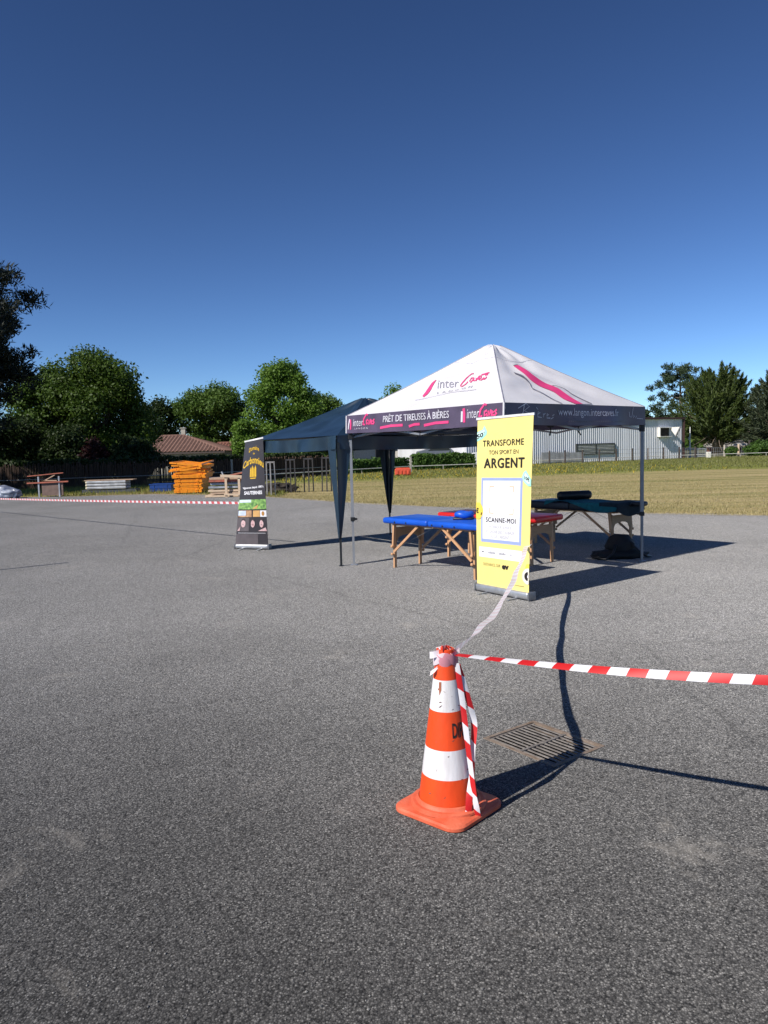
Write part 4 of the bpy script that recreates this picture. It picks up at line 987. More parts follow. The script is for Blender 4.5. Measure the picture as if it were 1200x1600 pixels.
for k in range(5): mb.bar((-0.46+0.02*k, -0.2+0.1*k, 0.30+0.02*(k % 2)), (0.46, -0.22+0.1*k, 0.33), 0.05)
mb.build('contents', mat('grey_scrap', (0.10, 0.11, 0.13), rough=0.6), CB)
# stack of metal panels with pale end caps
p = G(165, 771); PS = thing('metal_panel_stack', 'stack of grey metal panels with cream ends on dark beams under the trees', 'panel stack', p+Vector((0, 0.5, 0)), 0.04)
mb = MB(); mb.box((0.1, 0, 0.09), (2.55, 0.7, 0.17)); mb.build('support_beam', mat('dark_beam', (0.05, 0.06, 0.075), rough=0.6), PS)
for k in range(3):
    mb = MB(); z = 0.20+k*0.135; mb.rbox((0.0, 0, z+0.062), (1.85, 0.8, 0.12), r=0.03, seg=2); q = mb.build('panel', steel, PS)
    mb = MB(); mb.rbox((-0.93, 0, z+0.062), (0.14, 0.76, 0.105), r=0.035, seg=2); mb.build('end_cap', mat('cream_plastic', (0.68, 0.62, 0.46), rough=0.5), q)
mb = MB(); mb.box((0.1, 0, 0.625), (2.3, 0.7, 0.03)); mb.build('top_board', wood, PS)
# broken wooden stand
p = G(75, 777); ST = thing('wooden_stand', 'broken wooden stand of brown boards with red rails near the left trees', 'stand', p+Vector((0, 0.3, 0)), 0.0)
mb = MB(); mb.box((0.10, 0, 0.36), (0.95, 0.04, 0.60)); mb.build('board', brownb, ST)
for x in (-0.50, 0.42): mb = MB(); mb.box((x, -0.03, 0.46), (0.06, 0.06, 0.92)); mb.build('post', steel, ST)
for x in (-0.62, 0.30): mb = MB(); mb.box((x, 0.25, 0.46), (0.06, 0.06, 0.92)); mb.build('post', red_b, ST)
mb = MB(); mb.bar((-1.0, 0, 0.95), (0.62, 0, 1.07), 0.06, 0.04); mb.bar((-1.0, -0.06, 0.64), (0.85, -0.06, 0.68), 0.09, 0.06); mb.build('rail', red_b, ST)
mb = MB(); mb.bar((-0.25, 0.02, 0.74), (0.22, 0.02, 0.98), 0.04); mb.bar((-0.28, 0.02, 0.74), (0.3, 0.02, 0.73), 0.04); mb.build('brace', wood, ST)
# tarpaulin bundle at the left edge
p = G(2, 780); TP = thing('tarpaulin_bundle', 'white and dark blue tarpaulin bundle at the left edge of the asphalt', 'tarpaulin', p+Vector((-0.2, 0.5, 0)))
mb = MB(); mb.blob((0, 0, 0.22), (0.82, 0.5, 0.36), seed=9, amp=0.35, freq=2.6, sub=4, flat=0.002)
mb.build('wrapped_load', mat('tarp_blue_white', (0.04, 0.06, 0.13), rough=0.35, scale=3.2, col2=(0.50, 0.54, 0.62), bump=0.5, bscale=9), TP, smooth=True)
mb = MB(); mb.tube([(0.66, -0.30, 0.02), (0.72, -0.22, 0.20), (0.62, -0.22, 0.40)], [0.05, 0.06, 0.03], n=8); mb.build('white_edge', mat('tarp_white', (0.70, 0.72, 0.75), rough=0.4), TP, smooth=True)
# timber and board pile
p = G(362, 777); WP = thing('timber_pile', 'pile of planks and pale panels behind a wooden rack beside the yellow stack', 'timber pile', p+Vector((0, 0.6, 0)))
rr = random.Random(11)
spec = [(0.05, 'pale_wood', 2.0), (0.16, 'weathered_wood', 1.7), (0.26, 'pale_wood', 1.75), (0.40, 'galvanised_steel', 1.6), (0.53, 'galvanised_steel', 1.6), (0.65, 'reddish_board', 1.5), (0.74, 'weathered_wood', 1.5)]
for z, mn, L_ in spec:
    mb = MB(); mb.box((-0.1+0.08*rr.uniform(-1, 1), 0.10*rr.uniform(-1, 1), z), (L_, 0.8, 0.075)); mb.build('board', MATS[mn], WP)
for x in (-0.22, 0.30): mb = MB(); mb.box((x, -0.52, 0.42), (0.09, 0.05, 0.84)); mb.build('rack_post', wood_l, WP)
mb = MB(); mb.bar((-0.42, -0.56, 0.86), (0.85, -0.56, 0.78), 0.05, 0.10); mb.bar((-0.3, -0.56, 0.12), (0.35, -0.56, 0.10), 0.05, 0.07); mb.build('rack_rail', wood_l, WP)
for k in range(5): mb = MB(); mb.bar((-0.35+0.1*k, -0.2+0.12*k, 0.82+0.02*k), (0.72, -0.25+0.12*k, 1.00+0.012*k), 0.09, 0.05); mb.build('loose_plank', wood if k % 2 else red_b, WP)
mb = MB(); mb.tube([(0.70, -0.45, 0.94), (0.78, 0.5, 0.94)], 0.08, n=10); mb.build('log', wood_l, WP)
mb = MB(); mb.bar((-0.30, -0.5, 0.84), (-0.38, -0.5, 1.02), 0.05); mb.build('loose_plank', steel, WP)

# ------------------------------------------------------------------ metal rack frames on the grass, dark heap, red barrier
rackm = mat('rack_steel', (0.075, 0.07, 0.07), rough=0.55, metal=0.3, var=0.1); rackl = mat('rack_pale', (0.34, 0.32, 0.30), rough=0.5, metal=0.3)
RG = 'metal frames standing along the left of the field'
def rack(label, px, py, wpx, hgt, mm):
    p = G(px, py); w = wpx/FPX*p.y
    T = thing('steel_rack', label, 'metal frame', p, 0.12, group=RG)
    for x, y in ((-w/2, 0), (0, -0.12), (w/2, 0)):
        mb = MB(); mb.bar((x*1.1, y, 0), (x, y*0.6, hgt), 0.05); mb.build('post', mm, T)
    mb = MB(); mb.bar((-w/2-0.03, 0, hgt), (w/2+0.03, 0, hgt), 0.05, 0.06); mb.build('crossbar', mm, T)
    mb = MB(); mb.bar((-w/2, -0.03, hgt*0.47), (w/2, -0.03, hgt*0.47), 0.02); mb.build('tie_bar', mm, T)
rack('pale three-legged metal frame nearest the black banner', 424, 775, 12, 1.34, rackl)
rack('dark three-legged metal frame, second along from the black banner', 455, 770, 13, 1.40, rackm)
rack('dark three-legged metal frame, third along from the black banner', 483, 768.5, 13, 1.42, rackm)
rack('dark three-legged metal frame nearest the navy gazebo drape', 511, 768, 13, 1.44, rackm)
p = G(428, 772); DH = thing('brushwood_heap', 'dark heap of cut branches on the grass beside the pale metal frame', 'brushwood', p+Vector((0, 1.2, 0)))
mb = MB(); rr = random.Random(3)
mb.blob((0, 0, 0.12), (0.75, 0.5, 0.30), seed=4, amp=0.6, freq=3.5, flat=0.0)
for k in range(50):
    a = rr.uniform(0, 6.28); x, y = rr.uniform(-0.6, 0.6), rr.uniform(-0.4, 0.4); mb.tube([(x, y, rr.uniform(0.02, 0.3)), (x+0.35*math.cos(a), y+0.3*math.sin(a), rr.uniform(0.05, 0.42))], 0.02, n=4)
mb.build('branches', mat('dark_bark', (0.028, 0.022, 0.017), rough=0.9, var=0.3), DH)
p = G(629.5, 743); RB = thing('plastic_barrier', 'low orange-red plastic barrier block standing on the far grass', 'barrier', p, 0.05)
redp = mat('red_plastic', (0.62, 0.085, 0.04), rough=0.5, var=0.08); mb = MB()
mb.rbox((0, 0, 0.24), (1.05, 0.36, 0.44), r=0.05, seg=2)
for x in (-0.36, -0.12, 0.12, 0.36): mb.rbox((x, -0.19, 0.22), (0.15, 0.05, 0.26), r=0.02, seg=1)
mb.rbox((0, 0, 0.48), (0.9, 0.16, 0.08), r=0.02, seg=1); mb.build('block', redp, RB)
mb = MB()
for s_ in (-1, 1): mb.box((s_*0.36, 0, 0.012), (0.2, 0.44, 0.024))
mb.build('foot', MATS['dark_bark'], RB)

# ------------------------------------------------------------------ leaf clouds
def leaf_mesh(name, P, N, S, m_, parent, aspect=0.55, A=None, seed=0, kind=None):
    """P points, N leaf normals, S sizes, A long axes; every leaf a little diamond"""
    rng = np.random.default_rng(seed); n = len(P)
    N = N/np.linalg.norm(N, axis=1, keepdims=True).clip(1e-6)
    if A is None: A = rng.normal(size=(n, 3))
    A = A-(A*N).sum(1, keepdims=True)*N; A /= np.linalg.norm(A, axis=1, keepdims=True).clip(1e-6)
    B = np.cross(N, A); S = S[:, None]
    V = np.stack([P+A*S, P+B*S*aspect, P-A*S, P-B*S*aspect], 1).reshape(-1, 3)
    off = WORLD_ROOT.get(root_of(parent).name, Vector((0, 0, 0))) if parent is not None else Vector((0, 0, 0))
    V = V-np.array(off)
    me = bpy.data.meshes.new(name); me.vertices.add(4*n); me.loops.add(4*n); me.polygons.add(n)
    me.vertices.foreach_set('co', V.astype(np.float32).ravel()); me.loops.foreach_set('vertex_index', np.arange(4*n, dtype=np.int32))
    me.polygons.foreach_set('loop_start', np.arange(0, 4*n, 4, dtype=np.int32)); me.polygons.foreach_set('loop_total', np.full(n, 4, dtype=np.int32))
    me.update(calc_edges=True); me.validate(); me.materials.append(m_)
    o = bpy.data.objects.new(name, me); COL.objects.link(o)
    if parent is not None: o.parent = parent
    return o
def leafm(name, c1, c2, trans=0.34): return mat(name, c1, rough=0.55, scale=0.8, col2=c2, island=0.6, trans=trans, spec=0.3)
L_oak = leafm('leaf_oak', (0.0335, 0.0675, 0.0092), (0.0919, 0.1531, 0.0185)); L_bright = leafm('leaf_bright', (0.0660, 0.1383, 0.0160), (0.1651, 0.2750, 0.0373))
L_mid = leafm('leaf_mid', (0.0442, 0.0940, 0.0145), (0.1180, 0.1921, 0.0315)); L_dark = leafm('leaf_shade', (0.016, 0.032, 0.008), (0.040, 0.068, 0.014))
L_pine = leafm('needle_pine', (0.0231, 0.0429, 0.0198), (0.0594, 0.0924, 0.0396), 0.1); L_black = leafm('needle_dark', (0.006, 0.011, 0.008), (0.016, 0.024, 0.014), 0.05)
L_cyp2 = leafm('cypress_grey', (0.0288, 0.0432, 0.0216), (0.0720, 0.0900, 0.0432), 0.15); L_cyp = leafm('cypress_green', (0.0263, 0.0482, 0.0116), (0.0896, 0.1205, 0.0232), 0.15); L_red = leafm('leaf_dark_red', (0.022, 0.006, 0.008), (0.052, 0.016, 0.016)); L_hedge = leafm('leaf_hedge', (0.0374, 0.0850, 0.0170), (0.1054, 0.1955, 0.0340))
bark = mat('bark_grey', (0.10, 0.08, 0.062), rough=0.9, scale=6, var=0.25, bump=0.6, bscale=14, stretch=(3, 3, 0.7)); bark_p = mat('bark_pale', (0.24, 0.19, 0.14), rough=0.9, scale=6, var=0.25, bump=0.5, bscale=12, stretch=(3, 3, 0.7))
def clump_pts(C, Rad, n, rng, flat=1.0):
    """n points through each clump, thicker near its skin"""
    k = rng.integers(0, len(C), n) if np.isscalar(Rad) else rng.choice(len(C), n, p=(Rad**2/np.sum(Rad**2)))
    d = rng.normal(size=(n, 3)); d /= np.linalg.norm(d, axis=1, keepdims=True)
    r = (rng.random(n)**0.50)[:, None]*(Rad if np.isscalar(Rad) else Rad[k][:, None])
    r = r*(1+0.16*rng.normal(size=(n, 1)))
    off = d*r; off[:, 2] *= flat
    return C[k]+off, d
def broad_tree(label, px, ptop, Y, wpx, lm, seed, base=0.18, n=9000, leaf=0.15, shape=1.0, cat='tree', name='tree', spread=0.34, group=None, nclump=70, bushy=False):
    n = int(n*3.0); leaf *= 0.74
    rng = np.random.default_rng(seed); x = D(px, 700, Y).x; H = D(px, ptop, Y).z; W = wpx/FPX*Y
    T = thing(name, label, cat, (x, Y, 0), world=True, group=group)
    zb = H*base; cz = (zb+H)/2; rz = (H-zb)/2
    d = rng.normal(size=(nclump, 3)); d /= np.linalg.norm(d, axis=1, keepdims=True)
    rad = rng.uniform(0.25, 1.0, nclump)**0.5
    C = np.stack([d[:, 0]*W/2*0.92*rad, d[:, 1]*W/2*0.92*rad, d[:, 2]*rz*0.90*rad], 1)
    tz = (C[:, 2]+rz)/(2*rz); prof = np.sqrt(np.clip(1-(2*np.clip(tz, 0, 1)**shape-1)**2, 0.05, 1))
    C[:, :2] *= prof[:, None]**0.2
    C += np.array([x, Y, cz]); Rad = rng.uniform(0.55, 1.15, nclump)*spread*0.5*(W+2*rz)/2
    P, dirs = clump_pts(C, Rad, n, rng, 0.8)
    P[:, 2] = np.maximum(P[:, 2], 0.05)
    N = dirs*0.6+rng.normal(size=(n, 3))*0.7+np.array([0, 0, 0.35])
    leaf_mesh('crown', P, N, rng.uniform(0.6, 1.3, n)*leaf, lm, T, seed=seed, aspect=0.6)
    mb = MB(); tr = max(0.14, W*0.022)
    mb.tube([(x, Y, -0.05), (x+0.05, Y, zb*0.6+0.4), (x-0.08, Y+0.05, cz), (x, Y, cz+rz*0.55)], [tr, tr*0.8, tr*0.5, tr*0.15], n=8)
    for i in range(0, nclump, 2):
        c = C[i]; z0 = zb*0.6+0.4+(c[2]-zb)*0.35; mb.tube([(x, Y, max(0.3, z0)), tuple((np.array([x, Y, z0])+c)/2+np.array([0, 0, 0.2])), tuple(c)], [tr*0.36, tr*0.22, tr*0.06], n=5)
    mb.build('trunk', bark, T, smooth=True)
    return T
def pine_tree(label, px, ptop, Y, wpx, lm, seed, base=0.3, n=9000, leaf=0.14, nclump=34, H=None, x=None, group=None, low=False, clump=0.15):
    rng = np.random.default_rng(seed); x = D(px, 700, Y).x if x is None else x; H = H or D(px, ptop, Y).z; W = wpx/FPX*Y
    T = thing('pine_tree', label, 'pine', (x, Y, 0), world=True, group=group)
    mb = MB(); tr = W*0.026+0.08
    mb.tube([(x, Y, -0.05), (x+0.2, Y, H*0.4), (x+0.05, Y, H*0.75), (x, Y, H*0.97)], [tr, tr*0.8, tr*0.45, 0.04], n=8)
    C = []; Rad = []
    for k in range(nclump):
        t = base+(1-base)*(k+0.5)/nclump; z = H*t; a = k*2.4+rng.uniform(-0.4, 0.4)
        env = math.sin(math.pi*min(1, 0.16+0.80*(t-base)/(1-base)))**0.65 if not low else (1.05-(t-base)/(1-base))**0.55
        r = W/2*env*rng.uniform(0.45, 1.0); q = np.array([x+r*math.cos(a), Y+r*math.sin(a), min(H*0.99, z+0.12*r)])
        mb.tube([(x, Y, z-0.18*r), tuple((np.array([x, Y, z-0.18*r])*0.5+q*0.5)+np.array([0, 0, -0.05*r])), tuple(q)], [tr*0.30, tr*0.2, tr*0.07], n=5)
        for j in range(3):
            C.append(q+rng.normal(size=3)*np.array([0.10, 0.10, 0.045])*W); Rad.append(W*clump*rng.uniform(0.4, 0.8))
    mb.build('trunk', bark, T, smooth=True)
    P, dirs = clump_pts(np.array(C), np.array(Rad), n, rng, 0.62)
    A = dirs+np.array([0, 0, 0.5])+rng.normal(size=(n, 3))*0.5
    leaf_mesh('crown', P, rng.normal(size=(n, 3)), rng.uniform(0.7, 1.3, n)*leaf, lm, T, aspect=0.22, A=A, seed=seed)
    return T
def cypress_tree(label, px, ptop, Y, wpx, lm, seed, base=0.12, n=14000, leaf=0.17, nplume=120):
    rng = np.random.default_rng(seed); x = D(px, 700, Y).x; H = D(px, ptop, Y).z; W = wpx/FPX*Y
    T = thing('cypress_tree', label, 'cypress', (x, Y, 0), world=True)
    mb = MB()
    for k in range(5):
        a = k*1.3; mb.tube([(x+0.25*math.cos(a), Y+0.25*math.sin(a), -0.05), (x+0.5*math.cos(a), Y+0.5*math.sin(a), H*0.18), (x+1.2*math.cos(a), Y+1.0*math.sin(a), H*0.42), (x+1.5*math.cos(a), Y+1.2*math.sin(a), H*0.7)], [0.36, 0.28, 0.16, 0.05], n=7)
    per = n//nplume; Ps = []; As = []
    for k in range(nplume):
        t = (k+0.5)/nplume; z = H*(base+(0.90-base)*t); a = k*2.399+rng.uniform(-0.3, 0.3)
        env = (math.sin(math.pi*min(1, 0.22+0.74*t)))**0.7
        r = W/2*env*rng.uniform(0.55, 1.0)
        tipd = np.array([math.cos(a)*(1-0.55*t), math.sin(a)*(1-0.55*t), 0.25+0.95*t+rng.uniform(-0.1, 0.15)]); tipd /= np.linalg.norm(tipd)
        L_ = W*0.30*rng.uniform(0.7, 1.35); q = np.array([x+r*math.cos(a), Y+r*math.sin(a), z]); s0 = q-tipd*L_*0.7
        u = rng.random(per); rad = L_*0.15*(1-u)**0.8+0.02
        nr = rng.normal(size=(per, 3))*rad[:, None]*np.array([1, 1, 0.6])
        Ps.append(s0+tipd*(u*L_*1.15)[:, None]+nr); As.append(tipd+rng.normal(size=(per, 3))*0.25)
        if k % 4 == 0: mb.tube([(x, Y, max(0.5, z*0.55)), tuple((np.array([x, Y, z*0.55])+q)/2+np.array([0, 0, -0.2])), tuple(q)], [0.10, 0.06, 0.02], n=4)
    for k in range(9):          # upright leading plumes
        a = k*0.9; tipd = np.array([0.22*math.cos(a), 0.22*math.sin(a), 1.0]); tipd /= np.linalg.norm(tipd); L_ = W*0.24*rng.uniform(0.8, 1.2); s0 = np.array([x+W*0.16*math.cos(a)*rng.uniform(0.3, 1), Y+W*0.14*math.sin(a), H-L_*rng.uniform(1.0, 1.5)])
        u = rng.random(per); nr = rng.normal(size=(per, 3))*(L_*0.10*(1-u)**0.8+0.02)[:, None]
        Ps.append(s0+tipd*(u*L_)[:, None]+nr); As.append(tipd+rng.normal(size=(per, 3))*0.2)
    for k in range(16):
        a = rng.uniform(0, 6.28); z = H*rng.uniform(0.08, 0.22); r = W*rng.uniform(0.2, 0.42); mb.tube([(x, Y, z), (x+r*0.5*math.cos(a), Y+r*0.5*math.sin(a), z+0.3), (x+r*math.cos(a), Y+r*math.sin(a), z-0.5)], [0.08, 0.045, 0.015], n=4)
    mb.build('trunk', bark_p, T, smooth=True)
    P = np.concatenate(Ps); A = np.concatenate(As)
    leaf_mesh('crown', P, rng.normal(size=P.shape)+np.array([0, 0, 0.4]), rng.uniform(0.7, 1.3, len(P))*leaf, lm, T, aspect=0.16, A=A, seed=seed)
    return T

# left side trees
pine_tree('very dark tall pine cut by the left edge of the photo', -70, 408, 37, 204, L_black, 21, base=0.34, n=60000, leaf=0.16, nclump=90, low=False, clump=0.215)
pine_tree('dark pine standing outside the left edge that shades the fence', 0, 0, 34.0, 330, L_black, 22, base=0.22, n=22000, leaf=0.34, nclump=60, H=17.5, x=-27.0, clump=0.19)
broad_tree('small pointed dark green tree between the left pine and the broad oak', 66, 556, 53, 92, L_mid, 31, base=0.05, n=8000, leaf=0.15, shape=0.6)
broad_tree('broad dense oak, largest tree left of the tiled roof', 158, 546, 54, 172, L_oak, 32, base=0.06, n=17000, leaf=0.155)
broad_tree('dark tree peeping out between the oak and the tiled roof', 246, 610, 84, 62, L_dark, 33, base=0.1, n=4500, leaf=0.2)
broad_tree('round leafy tree rising behind the tiled roof', 332, 590, 86, 122, L_mid, 34, base=0.12, n=12000, leaf=0.21)
broad_tree('tall bright green tree behind the black banner and navy gazebo', 448, 560, 76, 108, L_bright, 35, base=0.10, n=13000, leaf=0.19, spread=0.34)
broad_tree('low bright green bush beside the small tiled roof', 388, 650, 70, 52, L_bright, 39, base=0.0, n=5000, leaf=0.16, cat='bush', name='bush')
broad_tree('lower yellow-green tree just left of the navy gazebo peak', 515, 608, 84, 92, L_mid, 36, base=0.10, n=8000, leaf=0.19)
broad_tree('pale green treetop showing between the two gazebo peaks', 618, 604, 92, 56, L_bright, 37, base=0.1, n=5000, leaf=0.2)
broad_tree('dark red-leaved shrub in the shade under the oak', 147, 686, 47.5, 48, L_red, 38, base=0.0, n=3500, leaf=0.12, cat='shrub', name='shrub')
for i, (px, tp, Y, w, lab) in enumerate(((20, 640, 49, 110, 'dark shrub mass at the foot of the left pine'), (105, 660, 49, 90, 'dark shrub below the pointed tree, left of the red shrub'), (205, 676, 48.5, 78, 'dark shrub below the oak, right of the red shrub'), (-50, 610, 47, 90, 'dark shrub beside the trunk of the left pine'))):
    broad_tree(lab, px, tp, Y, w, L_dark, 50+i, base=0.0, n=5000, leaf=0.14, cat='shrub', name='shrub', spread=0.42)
# right side trees
pine_tree('open pine with rounded needle clumps behind the warehouse end', 1062, 574, 112, 96, L_pine, 41, base=0.30, n=10000, leaf=0.27, nclump=26)
cypress_tree('spreading cypress with upswept plumes right of the warehouse', 1122, 572, 98, 120, L_cyp, 42, n=42000, leaf=0.30, nplume=140, base=0.20)
cypress_tree('grey-green cypress cut by the right edge of the photo', 1216, 582, 92, 112, L_cyp2, 43, n=30000, leaf=0.30, nplume=130)
broad_tree('low dark green bush under the cypress at the right edge', 1190, 691, 84, 48, L_hedge, 44, base=0.0, n=3500, leaf=0.16, cat='bush', name='bush', spread=0.42)
broad_tree('small dark bush between the wooden posts near the distant house', 1142, 697, 86, 18, L_hedge, 45, base=0.0, n=1200, leaf=0.14, cat='bush', name='bush', spread=0.42)
broad_tree('small pine top just above the warehouse roof beside the gazebo leg', 1006, 634, 104, 26, L_pine, 46, base=0.3, n=2500, leaf=0.2)
# far wood closing the horizon: one mass nobody could count
rng = np.random.default_rng(5); n = 26000
ang = rng.uniform(-0.75, 0.75, n); rad = 190+rng.normal(size=n)*8
hh = 4.2+1.3*np.sin(ang*23)+1.0*np.sin(ang*57+1)+0.7*np.sin(ang*131)
P = np.stack([rad*np.sin(ang), rad*np.cos(ang), hh*rng.random(n)**0.7], 1)
ts = leaf_mesh('woodland', P, rng.normal(size=(n, 3)), rng.uniform(0.4, 0.9, n), L_mid, None, seed=6, aspect=0.7); ts['kind'] = 'stuff'; ts['label'] = 'far low line of trees along the horizon'

# ------------------------------------------------------------------ fences and hedges
fp = [Vector((-30, 41.5)), Vector((-24, 42.5)), Vector((-11.2, 44.5)), Vector((-3.9, 55)), Vector((2.1, 62)), Vector((7.3, 64.5))]
FB = thing('brushwood_fence', 'dark brown brushwood fence with concrete posts behind the piled materials', 'fence', (-14, 44, 0), world=True)
brush = mat('brushwood', (0.032, 0.020, 0.014), rough=0.95, scale=3, col2=(0.085, 0.052, 0.036), stretch=(14, 14, 1.0), bump=0.6, bscale=8)
conc = mat('concrete_post', (0.30, 0.28, 0.25), rough=0.9, var=0.12, bump=0.2)
for i in range(3):
    a, b = fp[i], fp[i+1]; d = (b-a); L_ = d.length; d.normalize(); nr = Vector((-d.y, d.x)); k = 0; mb = MB()
    s_ = 0.0
    while s_ < L_:
        q = a+d*s_+nr*0.02*R.uniform(-1, 1); h_ = 1.38+0.12*R.uniform(-1, 1); mb.bar((q.x, q.y, 0), (q.x+0.03*R.uniform(-1, 1), q.y, h_), 0.085, 0.05, up=(d.x, d.y, 0)); s_ += 0.075
    mb.build('brush_panel', brush, FB)
for px, ytop in ((163, 737), (203, 735), (241, 736), (353, 737), (120, 740), (290, 738)):
    t = D(px, 760, 43.2); q = Vector((t.x, 42.8+(t.x+24)*0.155, 0)); mb = MB(); mb.box((q.x, q.y, 0.70), (0.10, 0.10, 1.40)); mb.build('post', conc, FB)
mb = MB(); mb.tube([(-24, 41.9, 0.55), (-17, 43.0, 0.60), (-11.3, 43.9, 0.62)], 0.02, n=5); mb.tube([(-11.3, 43.9, 0.62), (-4.1, 54.3, 0.62)], 0.02, n=5); mb.build('wire_rail', rackl, FB)
def hedge(label, pts, z0, z1, w, n, lm, seed, leaf, bump_=0.12, core=True):
    rng = np.random.default_rng(seed); pts = [np.array(p[:2]) for p in pts]; seg = [np.linalg.norm(pts[i+1]-pts[i]) for i in range(len(pts)-1)]; tot = sum(seg)
    c = sum(pts)/len(pts); T = thing('hedge', label, 'hedge', (c[0], c[1], 0), world=True)
    s_ = rng.random(n)*tot; P = np.zeros((n, 3)); acc = 0
    for i, L_ in enumerate(seg):
        mk = (s_ >= acc) & (s_ < acc+L_); d = (pts[i+1]-pts[i])/L_; nr = np.array([-d[1], d[0]]); u = rng.uniform(-1, 1, mk.sum()); v = rng.random(mk.sum())
        top = z1+bump_*np.sin(s_[mk]*2.1)+bump_*0.7*np.sin(s_[mk]*5.3+1)
        edge = rng.random(mk.sum()) < 0.6; u = np.where(edge, np.sign(u)*(0.85+0.2*rng.random(mk.sum())), u)
        P[mk, :2] = pts[i]+d*(s_[mk]-acc)[:, None]+nr*(u*w/2*(1-0.25*v))[:, None]; P[mk, 2] = z0+(top-z0)*v**0.8; acc += L_
    P += rng.normal(size=(n, 3))*0.05
    leaf_mesh('foliage', P, rng.normal(size=(n, 3))+np.array([0, -0.4, 0.5]), rng.uniform(0.6, 1.3, n)*leaf, lm, T, seed=seed, aspect=0.65)
hedge('dark ivy hedge topping the brown brushwood fence', [(-28, 42.5), (-24, 43.1), (-11.5, 45.0), (-4.5, 55.2)], 1.05, 1.60, 0.7, 11000, L_dark, 61, 0.11, bump_=0.04)
hedge('short bright hedge left of the grey post, behind the white rail', [(-2.9, 58.2), (1.9, 63.0)], 0.0, 1.00, 1.1, 6500, L_hedge, 62, 0.11, bump_=0.04)
hedge('long bright clipped hedge right of the grey post, behind the white rail', [(2.6, 63.6), (7.7, 65.8)], 0.0, 1.24, 1.2, 8000, L_hedge, 63, 0.11, bump_=0.06)
q = G(642, 738); PO = thing('concrete_post', 'grey concrete post between the two bright hedges', 'post', (q.x, q.y, 0)); mb = MB(); mb.rbox((0, 0, 0.6), (0.16, 0.16, 1.2), r=0.02, seg=1); mb.box((0, 0, 1.215), (0.2, 0.2, 0.03)); mb.build('shaft', conc, PO)
RL_ = thing('handrail', 'low white painted rail running along the far side of the field', 'rail', (10, 66, 0), world=True)
railp = [(-11.0, 43.4), (-3.5, 53.8), (2.3, 61.2), (7.6, 63.6), (14.4, 72.0), (32.3, 80.6), (60, 86)]
mb = MB(); mb.tube([(x, y, 0.36) for x, y in railp], 0.032, n=6); mb.build('rail', mat('rail_white', (0.62, 0.60, 0.55), rough=0.6), RL_)
for i in range(len(railp)-1):
    a, b = Vector(railp[i]), Vector(railp[i+1]); k = max(2, int((b-a).length/3.0))
    for j in range(k): qq = a.lerp(b, j/k); mb = MB(); mb.bar((qq.x, qq.y, 0), (qq.x, qq.y, 0.38), 0.06); mb.build('post', conc, RL_)

# ------------------------------------------------------------------ warehouse on the right
wd_ = Vector((0.9, 0.43, 0)).normalized(); wn_ = Vector((wd_.y, -wd_.x, 0)); wc = Vector((32.25, 82.0, 0)); WLn = 27.2; WH = 4.30
WA = thing('warehouse', 'long pale corrugated metal warehouse with louvred window and hooded opening', 'warehouse', wc, world=True)
sheetm = mat('corrugated_white', (0.60, 0.61, 0.64), rough=0.5, scale=1.2, col2=(0.75, 0.76, 0.80), stretch=(1.2, 1.2, 0.05), metal=0.1)
mb = MB(); nrib = int(WLn/0.25); vs = []
for k in range(nrib):
    s0 = k*WLn/nrib; st_ = WLn/nrib
    for f_, o_ in ((0.0, 0.0), (0.55, 0.0), (0.65, 0.055), (0.90, 0.055)): vs.append((s0+f_*st_, o_))
vs.append((WLn, 0.0)); n = len(vs)
pl = [wc-wd_*s_+wn_*o_ for s_, o_ in vs]
mb.add([p+Vector((0, 0, 0)) for p in pl]+[p+Vector((0, 0, WH-0.10)) for p in pl], [(i+1, i, n+i, n+i+1) for i in range(n-1)])
bk = -wn_*14
mb.add([wc, wc+bk, wc+bk+Vector((0, 0, WH-0.1)), wc+Vector((0, 0, WH-0.1))], [(0, 1, 2, 3)])
w2 = wc-wd_*WLn; mb.add([w2, w2+bk, w2+bk+Vector((0, 0, WH-0.1)), w2+Vector((0, 0, WH-0.1))], [(3, 2, 1, 0)])
mb.build('wall', sheetm, WA)
rust_t = mat('roof_trim_brown', (0.055, 0.026, 0.022), rough=0.6)
mb = MB(); a = wc+wd_*0.20+wn_*0.16; b = w2+wn_*0.16; up = Vector((0, 0, WH))
mb.bar(a+up, b+up, 0.22, 0.20); mb.bar(a+up, a+up+bk, 0.22, 0.20); mb.bar(wc+wd_*0.12+wn_*0.10, wc+wd_*0.12+wn_*0.10+up, 0.20, 0.20); mb.build('roof_trim', rust_t, WA)
mb = MB(); r1 = a+up+Vector((0, 0, 0.05)); r2 = b+up+Vector((0, 0, 0.05)); mb.add([r1, r2, r2+bk+Vector((0, 0, 0.0)), r1+bk+Vector((0, 0, 0.0))], [(0, 1, 2, 3)]); mb.build('roof', mat('roof_sheet', (0.25, 0.24, 0.24), rough=0.6), WA)
def on_wall(px, z, o_=0.0):
    r_ = ray(px, 700); # intersect vertical plane of the wall
    t = (wn_.x*wc.x+wn_.y*wc.y)/(wn_.x*r_.x+wn_.y*r_.y); p = Vector((r_.x*t, r_.y*t, z)); return p+wn_*o_
wrot = Matrix((wd_, -wn_, Vector((0, 0, 1)))).transposed()
def zat(px, py): p = on_wall(px, 0); return D(px, py, p.y).z
